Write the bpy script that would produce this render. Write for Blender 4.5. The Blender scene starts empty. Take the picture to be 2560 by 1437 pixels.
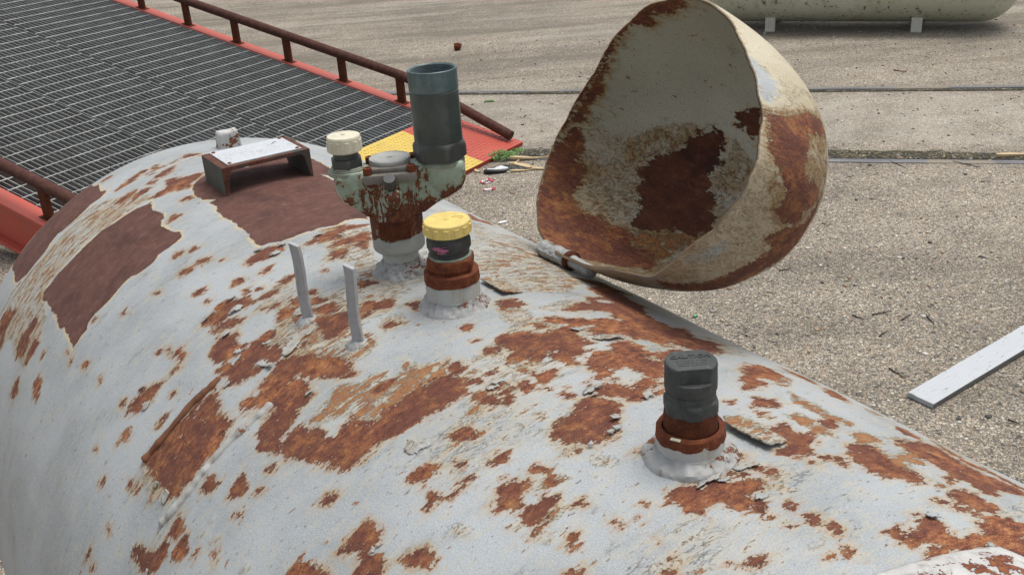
import bpy, bmesh, math, random, json
import numpy as np
from mathutils import Vector, Matrix, noise as mnoise
random.seed(7); rng = np.random.default_rng(7)
PI = math.pi
scene = bpy.context.scene
COL = scene.collection

# ------------------------------------------------------------------ helpers
def link(o, parent=None):
    COL.objects.link(o)
    if parent is not None: o.parent = parent
    return o
def mesh_obj(name, verts, faces, mats, parent=None, smooth=True, fmat=None, loc=None):
    me = bpy.data.meshes.new(name)
    me.from_pydata([tuple(map(float, v)) for v in verts], [], [tuple(map(int, f)) for f in faces])
    if not isinstance(mats, (list, tuple)): mats = [mats]
    for m in mats: me.materials.append(m)
    if fmat is not None: me.polygons.foreach_set('material_index', fmat)
    me.polygons.foreach_set('use_smooth', [smooth]*len(me.polygons))
    me.update()
    o = bpy.data.objects.new(name, me)
    if loc is not None: o.location = loc
    return link(o, parent)
def bm_obj(name, bm, mats, parent=None, smooth=False, loc=None):
    me = bpy.data.meshes.new(name); bmesh.ops.recalc_face_normals(bm, faces=bm.faces[:]); bm.to_mesh(me); bm.free()
    if not isinstance(mats, (list, tuple)): mats = [mats]
    for m in mats: me.materials.append(m)
    me.polygons.foreach_set('use_smooth', [smooth]*len(me.polygons))
    o = bpy.data.objects.new(name, me)
    if loc is not None: o.location = loc
    return link(o, parent)
def smooth_by_angle(o, deg=35):
    me = o.data; bm = bmesh.new(); bm.from_mesh(me)
    for e in bm.edges:
        if len(e.link_faces) == 2 and e.calc_face_angle(0) > math.radians(deg): e.smooth = False
    for f in bm.faces: f.smooth = True
    bm.to_mesh(me); bm.free(); return o
def empty(name, loc, label, cat, rotz=0, group=None):
    o = bpy.data.objects.new(name, None); o.location = loc; o.rotation_euler = (0, 0, rotz); o.empty_display_size = .1
    link(o); return tag(o, label, cat, group)
def tag(o, label, cat, group=None):
    o['label'] = label; o['category'] = cat
    if group: o['group'] = group
    return o
def struct(o, kind='structure'):
    o['kind'] = kind; return o
def lathe(profile, seg=48, rad=None, cap0=True, cap1=True, jitter=0, jf=40, seed=0):
    """profile: [(r, z)], rad(theta, i, r, z) -> (x, y) or radius"""
    V, F = [], []
    for i, (r, z) in enumerate(profile):
        for k in range(seg):
            t = 2*PI*k/seg; rr = rad(t, i, r, z) if rad else r
            zz = z
            if jitter:
                n = mnoise.noise(Vector((math.cos(t)*r*jf+seed, math.sin(t)*r*jf, z*jf)))
                rr += jitter*n; zz += jitter*.5*mnoise.noise(Vector((math.cos(t)*r*jf, math.sin(t)*r*jf+seed+9, z*jf)))
            V.append((rr*math.cos(t), rr*math.sin(t), zz))
    for i in range(len(profile)-1):
        for k in range(seg):
            a, b = i*seg+k, i*seg+(k+1) % seg
            F.append((a, b, b+seg, a+seg))
    if cap0: F.append(tuple(range(seg-1, -1, -1)))
    if cap1: F.append(tuple(range((len(profile)-1)*seg, len(profile)*seg)))
    return V, F
def hexr(ap, rot=0):
    def f(t, i, r, z):
        a = (t+rot) % (PI/3)-PI/6
        return min(r, ap/math.cos(a))
    return f
def box_bm(bm, c, s, rot=None, bevel=0):
    r = bmesh.ops.create_cube(bm, size=1)
    M = Matrix.Translation(Vector(c)) @ (rot.to_4x4() if rot is not None else Matrix.Identity(4)) @ Matrix.Diagonal((*s, 1))
    bmesh.ops.transform(bm, matrix=M, verts=r['verts'])
    if bevel:
        es = list({e for v in r['verts'] for e in v.link_edges})
        bmesh.ops.bevel(bm, geom=es, offset=bevel, segments=2, affect='EDGES', profile=.6)
    return bm
def axes_rot(x, y, z):
    return Matrix((x, y, z)).transposed()
def tube(path, r, seg=14, cap=True, rfun=None):
    """swept round tube along path points"""
    V, F = [], []
    P = [Vector(p) for p in path]
    up = Vector((0, 0, 1))
    for i, p in enumerate(P):
        d = (P[min(i+1, len(P)-1)]-P[max(i-1, 0)]).normalized()
        s = d.cross(up)
        if s.length < 1e-3: s = d.cross(Vector((1, 0, 0)))
        s.normalize(); w = s.cross(d)
        rr = rfun(i, p) if rfun else r
        for k in range(seg):
            t = 2*PI*k/seg
            V.append(p+(s*math.cos(t)+w*math.sin(t))*rr)
    for i in range(len(P)-1):
        for k in range(seg):
            a, b = i*seg+k, i*seg+(k+1) % seg
            F.append((a, a+seg, b+seg, b))
    if cap:
        F.append(tuple(range(seg))); F.append(tuple(range(len(P)*seg-1, (len(P)-1)*seg-1, -1)))
    return V, F
def extrude_outline(pts, y0, y1, bevel=0, seg=3):
    """pts (x, z) outline -> solid between y0 and y1 as bmesh"""
    bm = bmesh.new()
    vs = [bm.verts.new((x, y0, z)) for x, z in pts]; f = bm.faces.new(vs)
    r = bmesh.ops.extrude_face_region(bm, geom=[f])
    nv = [g for g in r['geom'] if isinstance(g, bmesh.types.BMVert)]
    bmesh.ops.translate(bm, vec=(0, y1-y0, 0), verts=nv)
    bmesh.ops.recalc_face_normals(bm, faces=bm.faces[:])
    if bevel:
        es = [e for e in bm.edges if abs(e.verts[0].co.y-e.verts[1].co.y) < 1e-6]
        bmesh.ops.bevel(bm, geom=es, offset=bevel, segments=seg, affect='EDGES', profile=.5)
    return bm

# ------------------------------------------------------------------ node helpers
class NT:
    def __init__(s, name):
        s.m = bpy.data.materials.new(name); s.m.use_nodes = True; s.t = s.m.node_tree; s.t.nodes.clear()
        s.out = s.t.nodes.new('ShaderNodeOutputMaterial'); s.b = s.t.nodes.new('ShaderNodeBsdfPrincipled')
        s.t.links.new(s.b.outputs[0], s.out.inputs[0])
    def n(s, typ, **kw):
        nd = s.t.nodes.new('ShaderNode'+typ)
        for k, v in kw.items(): setattr(nd, k, v)
        return nd
    def put(s, sock, v):
        if isinstance(v, bpy.types.NodeSocket): s.t.links.new(v, sock)
        elif isinstance(v, (tuple, list)) and sock.type == 'RGBA' and len(v) == 3: sock.default_value = (*v, 1)
        else: sock.default_value = v
    def math(s, op, a, b=0.0, c=None, clamp=False):
        nd = s.n('Math', operation=op, use_clamp=clamp); s.put(nd.inputs[0], a); s.put(nd.inputs[1], b)
        if c is not None: s.put(nd.inputs[2], c)
        return nd.outputs[0]
    def add(s, a, b): return s.math('ADD', a, b)
    def sub(s, a, b): return s.math('SUBTRACT', a, b)
    def mul(s, a, b): return s.math('MULTIPLY', a, b)
    def mx(s, a, b): return s.math('MAXIMUM', a, b)
    def mn(s, a, b): return s.math('MINIMUM', a, b)
    def inv(s, a): return s.math('SUBTRACT', 1.0, a)
    def step(s, x, lo, hi, a=0.0, b=1.0):
        nd = s.n('MapRange', interpolation_type='SMOOTHSTEP'); s.put(nd.inputs[0], x); s.put(nd.inputs[1], lo); s.put(nd.inputs[2], hi); s.put(nd.inputs[3], a); s.put(nd.inputs[4], b)
        return nd.outputs[0]
    def mix(s, f, a, b):
        nd = s.n('Mix', data_type='RGBA'); s.put(nd.inputs[0], f); s.put(nd.inputs[6], a); s.put(nd.inputs[7], b); return nd.outputs[2]
    def hue(s, col, val):
        nd = s.n('Mix', data_type='RGBA', blend_type='MULTIPLY'); s.put(nd.inputs[0], 1.0); s.put(nd.inputs[6], col)
        cc = s.n('CombineColor'); [s.put(cc.inputs[i], val) for i in range(3)]
        s.t.links.new(cc.outputs[0], nd.inputs[7]); return nd.outputs[2]
    def coord(s, kind='Object'):
        return s.n('TexCoord').outputs[kind]
    def attr(s, name, vec=False):
        nd = s.n('Attribute', attribute_name=name); return nd.outputs['Vector' if vec else 'Fac']
    def scale(s, vec, sc, loc=(0, 0, 0)):
        nd = s.n('Mapping'); s.put(nd.inputs[0], vec); nd.inputs[1].default_value = loc; nd.inputs[3].default_value = sc; return nd.outputs[0]
    def noise(s, vec, scale, detail=4, rough=.55, dist=0.0, col=False):
        nd = s.n('TexNoise'); s.put(nd.inputs['Vector'], vec); nd.inputs['Scale'].default_value = scale; nd.inputs['Detail'].default_value = detail
        nd.inputs['Roughness'].default_value = rough; nd.inputs['Distortion'].default_value = dist
        return nd.outputs['Color' if col else 'Fac']
    def vor(s, vec, scale, feature='F1', out='Distance', rand=1.0):
        nd = s.n('TexVoronoi', feature=feature); s.put(nd.inputs['Vector'], vec); nd.inputs['Scale'].default_value = scale; nd.inputs['Randomness'].default_value = rand
        return nd.outputs[out]
    def ramp(s, f, stops, interp='LINEAR'):
        nd = s.n('ValToRGB'); s.put(nd.inputs[0], f); cr = nd.color_ramp; cr.interpolation = interp
        while len(cr.elements) < len(stops): cr.elements.new(.5)
        for e, (p, c) in zip(cr.elements, stops): e.position = p; e.color = (*c, 1)
        return nd.outputs[0]
    def bump(s, h, dist=.001, strength=1.0, normal=None):
        nd = s.n('Bump'); nd.inputs['Strength'].default_value = strength; nd.inputs['Distance'].default_value = dist; s.put(nd.inputs['Height'], h)
        if normal is not None: s.put(nd.inputs['Normal'], normal)
        return nd.outputs[0]
    def done(s, col, rough=.6, normal=None, metal=0.0, spec=None):
        s.put(s.b.inputs['Base Color'], col); s.put(s.b.inputs['Roughness'], rough); s.put(s.b.inputs['Metallic'], metal)
        if spec is not None: s.put(s.b.inputs['Specular IOR Level'], spec)
        if normal is not None: s.put(s.b.inputs['Normal'], normal)
        return s.m

RUST = [(.25, (.035, .012, .009)), (.42, (.095, .026, .013)), (.55, (.16, .047, .019)), (.68, (.24, .085, .028)), (.82, (.34, .16, .065))]
def rust_mat(name, scale=1.0, gain=1.0, stops=RUST):
    t = NT(name); c = t.coord()
    n1 = t.noise(c, 60*scale, 6, .65); n2 = t.noise(c, 400*scale, 3, .6)
    f = t.add(t.mul(n1, .6), t.mul(n2, .4))
    col = t.ramp(f, [(p, tuple(x*gain for x in cc)) for p, cc in stops])
    return t.done(col, .85, t.bump(f, .0012, .8), spec=.25)
def paint_mat(name, base, dirt=(.12, .1, .08), rust=.0, scale=1.0, rough=.5, bump=.0004, dark=.25):
    """painted metal: uneven tone, chips down to rust, streaks of dirt"""
    t = NT(name); c = t.coord()
    n1 = t.noise(c, 25*scale, 6, .65); n2 = t.noise(c, 180*scale, 4, .6); n3 = t.noise(t.scale(c, (1, 1, .18)), 70*scale, 5, .6)
    col = t.mix(t.step(n1, .35, .7), base, tuple(x*(1-dark)+d*dark for x, d in zip(base, dirt)))
    col = t.mix(t.mul(t.step(n3, .52, .75), .55), col, dirt)
    col = t.mix(t.mul(t.step(n2, .5, .8), .25), col, tuple(min(1, x*1.25) for x in base))
    h = t.mul(n2, .3); r = rough
    if rust:
        f = t.add(t.mul(n1, .7), t.mul(n2, .3)); m = t.step(f, .72-rust*.4, .735-rust*.4)
        rc = t.ramp(n2, RUST); col = t.mix(m, col, rc); h = t.sub(h, m); r = t.add(t.mul(m, .85-rough), rough)
    return t.done(col, r, t.bump(h, bump, .8))

# ------------------------------------------------------------------ measured frame of the place
CAM_H = 1.62900; F_PX = 2543.3; PITCH = 0.42616; ROLL = -0.07134
R = .47410; ZT = 1.17661; PHI = -1.01256; KH = 1.14549
AX = Vector((math.cos(PHI), math.sin(PHI), 0)); SD = Vector((-AX.y, AX.x, 0))      # along the tank, across its top (away from the camera)
P0 = Vector((-.46499, 1.61361, ZT-R))
def tank_pt(s, arc, h=0.0):
    """surface point: s along the shell (negative on the far head), arc across, h above the paint"""
    if s >= 0: x, r = s, R
    else: x, r = -KH*R*math.sin(-s/R), R*math.cos(s/R)
    t = arc/R; n = SD*math.sin(t)+Vector((0, 0, 1))*math.cos(t)
    return P0+AX*x+n*(r+h)
def tank_n(arc): return SD*math.sin(arc/R)+Vector((0, 0, math.cos(arc/R)))
TB = P0.copy(); TB.z = 0

def sdf(poly, X, Y):
    px = np.array([p[0] for p in poly]); py = np.array([p[1] for p in poly]); qx = np.roll(px, -1); qy = np.roll(py, -1)
    d2 = np.full(X.shape, 1e9); ins = np.zeros(X.shape, bool)
    for ax, ay, bx, by in zip(px, py, qx, qy):
        ex, ey = bx-ax, by-ay; L = ex*ex+ey*ey+1e-12
        t = np.clip(((X-ax)*ex+(Y-ay)*ey)/L, 0, 1); d2 = np.minimum(d2, (X-ax-t*ex)**2+(Y-ay-t*ey)**2)
        c = (ay > Y) != (by > Y)
        with np.errstate(divide='ignore', invalid='ignore'): xi = ax+(Y-ay)*ex/(ey if ey != 0 else 1e-12)
        ins ^= c & (X < xi)
    d = np.sqrt(d2); return np.where(ins, d, -d)
def fields(polys, X, Y, kinds, m=.03, soft=.006):
    out = {k: np.full(X.shape, -m if k != 'S' else 0.0) for k in kinds}; hole = np.full(X.shape, -m)
    for kind, dens, poly in polys:
        px = [p[0] for p in poly]; py = [p[1] for p in poly]
        w = np.where((X > min(px)-m) & (X < max(px)+m) & (Y > min(py)-m) & (Y < max(py)+m))
        if not len(w[0]): continue
        d = np.clip(sdf(poly, X[w], Y[w]), -m, m)
        if kind == 'W': hole[w] = np.maximum(hole[w], d)
        elif kind == 'S':
            e = np.clip((d+soft)/(2*soft), 0, 1); out['S'][w] = np.maximum(out['S'][w], dens*e*e*(3-2*e))
        else: out[kind][w] = np.maximum(out[kind][w], d)
    out['R'] = np.minimum(out['R'], -hole); return out
def set_attr(me, name, arr, vec=False):
    a = me.attributes.new(name, 'FLOAT_VECTOR' if vec else 'FLOAT', 'POINT')
    a.data.foreach_set('vector' if vec else 'value', np.ascontiguousarray(arr, dtype=np.float32).ravel())

# ------------------------------------------------------------------ materials
def worn_paint(name, uv, paint, paint2, stretch=.28, size=1.0, primer=True, grey=None, stain=(.36, .30, .19), cracks=1.0, soft=False, pcol=[(.38, (.070, .031, .025)), (.47, (.097, .041, .032)), (.55, (.122, .055, .042)), (.64, (.165, .095, .075))], pedge=(.55, .42, .20), pamp=.016, relief=1.0):
    """paint peeling off rusty steel; 'rust', 'primer' and 'streak' are distances / densities stored on the mesh"""
    t = NT(name); u = t.attr(uv, True)
    ua = t.scale(u, (1, stretch*1.5, 1)); ub = t.scale(u, (1, stretch*1.15, 1)); uc = t.scale(u, (1, stretch*.6, 1))
    n1 = t.noise(ua, 85*size, 8, .72); n2 = t.noise(u, 380*size, 5, .65); n3 = t.noise(ub, 120*size, 8, .74); nl = t.noise(u, 7*size, 4, .6); nm = t.noise(ua, 30*size, 5, .6)
    fR = t.add(t.add(t.attr('rust'), .0012), t.add(t.mul(t.sub(n1, .5), .040), t.add(t.mul(t.sub(t.noise(ua, 230*size, 6, .7), .5), .020), t.mul(t.sub(n2, .5), .012))))
    speck = t.step(t.add(t.mul(t.noise(ua, 170*size, 5, .6), .7), t.mul(n2, .3)), .605, .63)
    mR = t.mul(t.step(fR, -.0003, .0009), t.inv(t.mul(speck, .9)))
    th = t.sub(.632, t.mul(t.attr('streak'), .195)); sv = t.add(t.mul(n3, .78), t.mul(n2, .22))
    th = t.add(th, .035) if soft else th; mS = t.step(t.sub(sv, th), -.008, .016)
    chip = t.step(t.add(t.mul(t.noise(ua, 105*size, 4, .55), .78), t.mul(n2, .22)), .655, .668)
    fine = t.mx(t.mul(mS, .92), chip); rust = t.mx(mR, fine)
    # steel colours
    nr = t.noise(u, 760*size, 2, .8); nb = t.noise(u, 55*size, 6, .7)
    g = t.add(t.add(t.mul(nr, .36), t.mul(nb, .30)), t.mul(t.noise(ua, 210*size, 5, .7), .34))
    rc = t.ramp(g, [(.41, (.035, .015, .013)), (.46, (.10, .034, .021)), (.50, (.185, .060, .030)), (.54, (.28, .105, .042)), (.595, (.42, .22, .10))])
    sc = t.ramp(g, [(.36, (.17, .055, .02)), (.46, (.28, .105, .036)), (.55, (.36, .165, .058)), (.65, (.42, .25, .11))])
    rc = t.mix(t.mul(t.step(t.add(t.mul(t.noise(ua, 15*size, 5, .65), .7), t.mul(nr, .3)), .42, .56), .72), rc, t.mix(nr, (.05, .021, .017), (.15, .052, .036)))
    rc = t.mix(t.mul(t.step(t.noise(u, 34*size, 7, .75, .3), .51, .61), .55), rc, sc)
    rc = t.mix(t.mul(t.sub(1.0, mR), .8), rc, sc)
    # paint
    pc = t.mix(t.step(nl, .35, .68), paint, paint2)
    pc = t.mix(t.mul(t.step(n2, .45, .75), .22), pc, tuple(min(1, x*1.3) for x in paint))
    pc = t.mix(t.mul(t.step(t.noise(u, 520*size, 2, .6), .60, .72), .35), pc, tuple(x*.62 for x in paint2))
    pc = t.mix(t.mul(t.step(nm, .52, .72), .30), pc, tuple(x*y*1.6 for x, y in zip(paint2, stain)) if False else (paint2[0]*.8, paint2[1]*.79, paint2[2]*.70))
    tick = t.step(t.noise(t.scale(u, (1, stretch*1.3, 1), (3.3, 1.7, 0)), 250*size, 3, .6), .645, .685); pc = t.mix(t.mul(tick, .75), pc, (.11, .085, .065))
    pc = t.mix(t.step(nr, .35, .68), t.hue(pc, .84), t.hue(pc, 1.12))
    pc = t.mix(t.mul(t.step(t.attr('streak'), .05, .45), .5), pc, (.43, .415, .355))
    pc = t.mix(t.mul(t.step(t.attr('streak'), .10, .6), t.step(t.add(t.mul(n3, .6), t.mul(nm, .4)), .44, .56)), pc, t.mix(nr, (.27, .14, .05), (.42, .29, .14)))
    if grey is not None:
        gm = t.step(t.add(t.attr('grey'), t.mul(t.sub(n1, .5), .05)), -.002, .004); pc = t.mix(gm, pc, grey)
    halo = t.mul(t.step(fR, -.014, .001), t.step(nm, .38, .62)); pc = t.mix(t.mul(halo, .6), pc, stain); pc = t.mix(t.mul(t.step(fR, -.0055, .0005), t.step(n2, .34, .56, .25, .85)), pc, (.36, .20, .085))
    halo2 = t.mul(t.step(t.sub(sv, th), -.16, 0.0), .55); pc = t.mix(halo2, pc, (.44, .40, .31))
    if soft:
        st = t.mul(t.attr('streak'), t.step(t.add(t.mul(nb, .75), t.mul(n1, .25)), .34, .58, 0.0, 1.6)); st = t.mn(st, 1.0); st = t.mx(st, t.mul(t.step(fR, -.014, .0), t.step(n1, .42, .60)))
        pc = t.mix(t.mul(st, .9), pc, t.mix(t.step(nr, .38, .62), (.17, .095, .032), (.36, .25, .105)))
    col = t.mix(rust, pc, rc); bare = rust
    if primer:
        fP = t.add(t.attr('primer'), t.add(t.mul(t.sub(n1, .5), pamp), t.mul(t.sub(n2, .5), .006)))
        mP = t.step(fP, -.0003, .0006); edge = t.mul(t.step(fP, -.0065, -.0012), t.step(t.add(t.mul(n1, .5), t.mul(nb, .5)), .45, .54))
        col = t.mix(t.mul(edge, .85), col, pedge)
        gp = t.add(t.mul(n3, .22), t.add(t.mul(nr, .38), t.mul(nb, .40)))
        prc = t.ramp(gp, pcol)
        prc = t.mix(t.mul(t.step(t.noise(u, 420*size, 2, .5), .66, .72), .7), prc, (.26, .10, .05))
        prc = t.mix(t.mul(t.step(t.noise(ua, 95*size, 7, .75), .54, .66), .34), prc, tuple(min(1, x*1.5+.045) for x in pcol[2][1]))
        prc = t.mix(t.mul(t.step(t.noise(u, 12*size, 6, .7), .50, .64), .55), prc, tuple(x*.62 for x in pcol[0][1]))
        col = t.mix(mP, col, prc); bare = t.mx(bare, mP)
    # cracks and lifted paint
    cr = t.noise(ub, 130*size, 7, .7, .5); ridge = t.math('ABSOLUTE', t.sub(cr, .5)); crack = t.mul(t.step(ridge, .012, 0.0), t.step(t.add(t.attr('streak'), t.mul(t.sub(nm, .5), 1.3)), .10, .40))
    crack = t.mul(crack, t.inv(bare)); col = t.mix(t.mul(crack, .62*cracks), col, (.14, .10, .07))
    wr = t.mul(t.noise(ub, 150*size, 7, .7), t.mul(relief, t.add(.35, t.mul(t.attr('streak'), 3.0))))
    h = t.add(t.mul(t.inv(bare), 1.0), t.add(t.mul(n2, .22), t.mul(wr, .8))); h = t.sub(h, t.mul(crack, .8)); h = t.add(h, t.mul(t.mul(bare, nr), .35))
    h = t.add(h, t.mul(t.noise(u, 160*size, 3, .5), .35))
    rough = t.add(.46, t.mul(bare, .42))
    return t.done(col, rough, t.bump(h, .0016, .9), spec=.35)
M = {}
M['tank'] = worn_paint('peeling_silver_paint', 'suv', (.372, .397, .412), (.28, .30, .31))
M['lid_out'] = worn_paint('peeling_cream_paint', 'suv', (.53, .475, .35), (.45, .39, .26), stretch=1.0, size=.8, primer=False, grey=(.36, .40, .42), stain=(.40, .22, .07), soft=True, relief=.3, cracks=.4)
M['lid_in'] = worn_paint('stained_lid_inside', 'suv', (.46, .46, .385), (.37, .375, .30), stretch=.8, size=.7, primer=True, stain=(.30, .20, .07), cracks=.6, soft=True, pcol=[(.38, (.045, .017, .012)), (.46, (.075, .026, .016)), (.55, (.12, .042, .021)), (.64, (.2, .085, .035))], pedge=(.36, .27, .13), pamp=.05, relief=.3)
M['rust'] = rust_mat('brown_rust'); M['rust_dark'] = rust_mat('dark_rust', 1.2, .62); M['pipe_rust'] = rust_mat('rusty_pipe', .7, .62, [(.3, (.04, .018, .014)), (.45, (.10, .04, .03)), (.58, (.15, .062, .045)), (.75, (.22, .10, .07))])
M['white'] = paint_mat('thick_silver_paint', (.40, .42, .43), (.22, .17, .12), .16, 1.6, .5, .0012)
def crust_mat():
    t = NT('crusted_white_paint'); c = t.coord(); n1 = t.noise(c, 45, 7, .7); n2 = t.noise(c, 260, 5, .65)
    w = t.n('VectorMath', operation='ADD'); t.put(w.inputs[0], c); ws = t.n('VectorMath', operation='SCALE'); t.put(ws.inputs[0], t.noise(c, 90, 3, .6, col=True)); ws.inputs['Scale'].default_value = .028; t.t.links.new(ws.outputs[0], w.inputs[1])
    e = t.vor(w.outputs[0], 130, 'DISTANCE_TO_EDGE'); crk = t.mul(t.step(e, .04, .006), t.step(n1, .50, .60))
    col = t.mix(t.step(n2, .35, .65), (.25, .255, .25), (.40, .405, .39)); col = t.mix(t.mul(t.step(n1, .5, .66), .45), col, (.34, .28, .19))
    m = t.step(t.add(t.mul(n1, .7), t.mul(n2, .3)), .585, .60)
    col = t.mix(t.mul(crk, .7), col, (.12, .08, .055)); col = t.mix(m, col, t.ramp(n2, RUST))
    return t.done(col, .6, t.bump(t.sub(t.add(t.mul(n1, .9), t.mul(n2, .4)), t.mul(crk, .5)), .0035, .9))
M['crust'] = crust_mat()
M['collar'] = paint_mat('grey_collar_paint', (.40, .42, .41), (.26, .19, .10), .10, 1.5, .5, .0006)
M['bar'] = paint_mat('grey_bar_paint', (.37, .38, .395), (.13, .12, .10), .21, 2.6, .5, .0005)
M['black'] = paint_mat('weathered_black_plastic', (.020, .024, .024), (.07, .072, .065), .03, 1.8, .55, .0005, .5)
M['blackcap'] = paint_mat('grey_black_rubber', (.026, .030, .030), (.085, .088, .085), .02, 2.2, .62, .0009, .6)
M['yellow'] = paint_mat('yellow_plastic', (.72, .56, .17), (.42, .32, .13), .02, 2.4, .55, .0007, .4)
M['cream'] = paint_mat('yellowed_white_plastic', (.62, .58, .45), (.40, .36, .24), 0, 2.0, .5, .0003, .25)
M['gauge'] = paint_mat('dull_cast_metal', (.36, .36, .34), (.20, .19, .16), 0, 3, .45, .0006, .4)
M['flange'] = paint_mat('dirty_cast_flange', (.17, .165, .145), (.12, .07, .035), .25, 2, .6, .0008, .5)
M['stack'] = paint_mat('grey_green_pipe', (.032, .044, .042), (.085, .10, .09), .04, 1.1, .30, .0007, .6)
M['stacktop'] = paint_mat('teal_coupling', (.050, .082, .085), (.19, .25, .25), .03, 1.3, .4, .0008, .5)
M['stacknut'] = paint_mat('grey_steel_nut', (.040, .046, .046), (.08, .08, .07), 0, 1.5, .45, .0004, .4)
M['thread'] = paint_mat('greenish_thread', (.24, .28, .22), (.12, .10, .06), .1, 3, .5, .0006, .5)
M['plate'] = None
def valve_paint():
    t = NT('mint_paint_over_rust'); c = t.coord(); sx = t.n('SeparateXYZ'); t.put(sx.inputs[0], c); x, y, z = sx.outputs
    n1 = t.noise(c, 55, 6, .65); n2 = t.noise(c, 260, 4, .6); n3 = t.noise(t.scale(c, (1, 1, .12)), 95, 5, .6); nr = t.noise(c, 700, 3, .6)
    cen = t.step(t.math('ABSOLUTE', t.sub(x, .003)), .052, .018)               # rust runs down the middle of the body
    low = t.mul(t.step(z, .118, .090), t.step(z, .035, .05))
    b = t.add(t.mul(t.mul(cen, low), .025), t.add(t.mul(t.mul(cen, t.step(n3, .45, .56)), .13), t.mul(t.step(t.sub(z, t.mul(t.math('ABSOLUTE', x), .35)), .090, .068), .115)))
    f = t.add(t.add(t.mul(n1, .62), t.mul(n2, .38)), t.add(b, .020))
    m = t.step(f, .60, .615)
    base = t.mix(t.step(n1, .35, .7), (.29, .36, .29), (.20, .26, .20))
    base = t.mix(t.mul(t.step(n2, .55, .75), .4), base, (.37, .44, .36))
    base = t.mix(t.mul(t.step(f, .50, .63), .55), base, (.26, .19, .08))
    rc = t.ramp(t.add(t.mul(n2, .6), t.mul(nr, .4)), [(.35, (.035, .012, .009)), (.5, (.10, .028, .012)), (.6, (.19, .06, .02)), (.75, (.30, .14, .05))])
    col = t.mix(m, base, rc)
    g = t.step(t.sub(z, t.add(.047, t.mul(t.sub(t.noise(t.scale(c, (1, 1, .2)), 40, 3), .5), .022))), .0006, -.0006)
    col = t.mix(g, col, t.mix(n1, (.30, .31, .29), (.36, .37, .35)))
    return t.done(col, t.add(.45, t.mul(m, .4)), t.bump(t.add(t.mul(t.inv(m), .8), t.add(t.mul(n2, .3), g)), .0010, .8))
M['valve'] = valve_paint()
def plate_mat():
    t = NT('engraved_data_plate'); c = t.coord(); sx = t.n('SeparateXYZ'); t.put(sx.inputs[0], c); x, y, z = sx.outputs
    row = t.math('PINGPONG', t.mul(y, 1.0), .0046); ink = t.step(row, .0030, .0036)
    ltr = t.step(t.noise(t.scale(c, (1, .18, 1)), 420, 2, .5), .47, .53); gap = t.step(t.noise(t.scale(c, (1, .4, 1)), 55, 2, .5), .40, .46)
    ins = t.mul(t.step(t.math('ABSOLUTE', x), .056, .053), t.step(t.math('ABSOLUTE', y), .0235, .0225))
    k = t.mul(t.mul(t.mul(ink, ltr), gap), ins)
    n = t.noise(c, 120, 4, .6)
    col = t.mix(t.mul(k, .62), t.mix(n, (.60, .62, .64), (.50, .52, .54)), (.13, .13, .14))
    return t.done(col, .38, t.bump(n, .0002, .5), metal=.15)
M['plate'] = plate_mat()
def channel_mat():
    t = NT('rusted_channel'); c = t.coord(); n1 = t.noise(c, 45, 6, .65); n2 = t.noise(c, 350, 3, .6); f = t.add(t.mul(n1, .6), t.mul(n2, .4))
    col = t.ramp(f, [(.3, (.035, .018, .014)), (.45, (.085, .033, .022)), (.58, (.14, .058, .038)), (.75, (.20, .105, .075))])
    col = t.mix(t.mul(t.step(t.noise(c, 18, 4, .6), .5, .64), .8), col, (.055, .062, .056))
    return t.done(col, .8, t.bump(f, .0007, .8), spec=.25)
M['channel'] = channel_mat(); M['channelside'] = paint_mat('dark_grey_green_steel', (.075, .085, .075), (.05, .03, .022), .08, 1.0, .7, .0006, .5)
M['skirt'] = paint_mat('cracked_paint_over_weld', (.325, .335, .33), (.16, .11, .07), .38, 1.4, .55, .0016, .3)
M['ridge'] = paint_mat('rust_breaking_through_weld', (.16, .06, .025), (.05, .022, .016), .1, 1.5, .8, .001, .6); M['ridgewhite'] = paint_mat('painted_weld_ridge', (.38, .385, .365), (.17, .12, .075), .24, 1.6, .55, .0016, .4)
M['lug'] = paint_mat('crackled_white_lug', (.52, .52, .50), (.10, .05, .035), .42, 1.3, .6, .003, .35)

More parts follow.
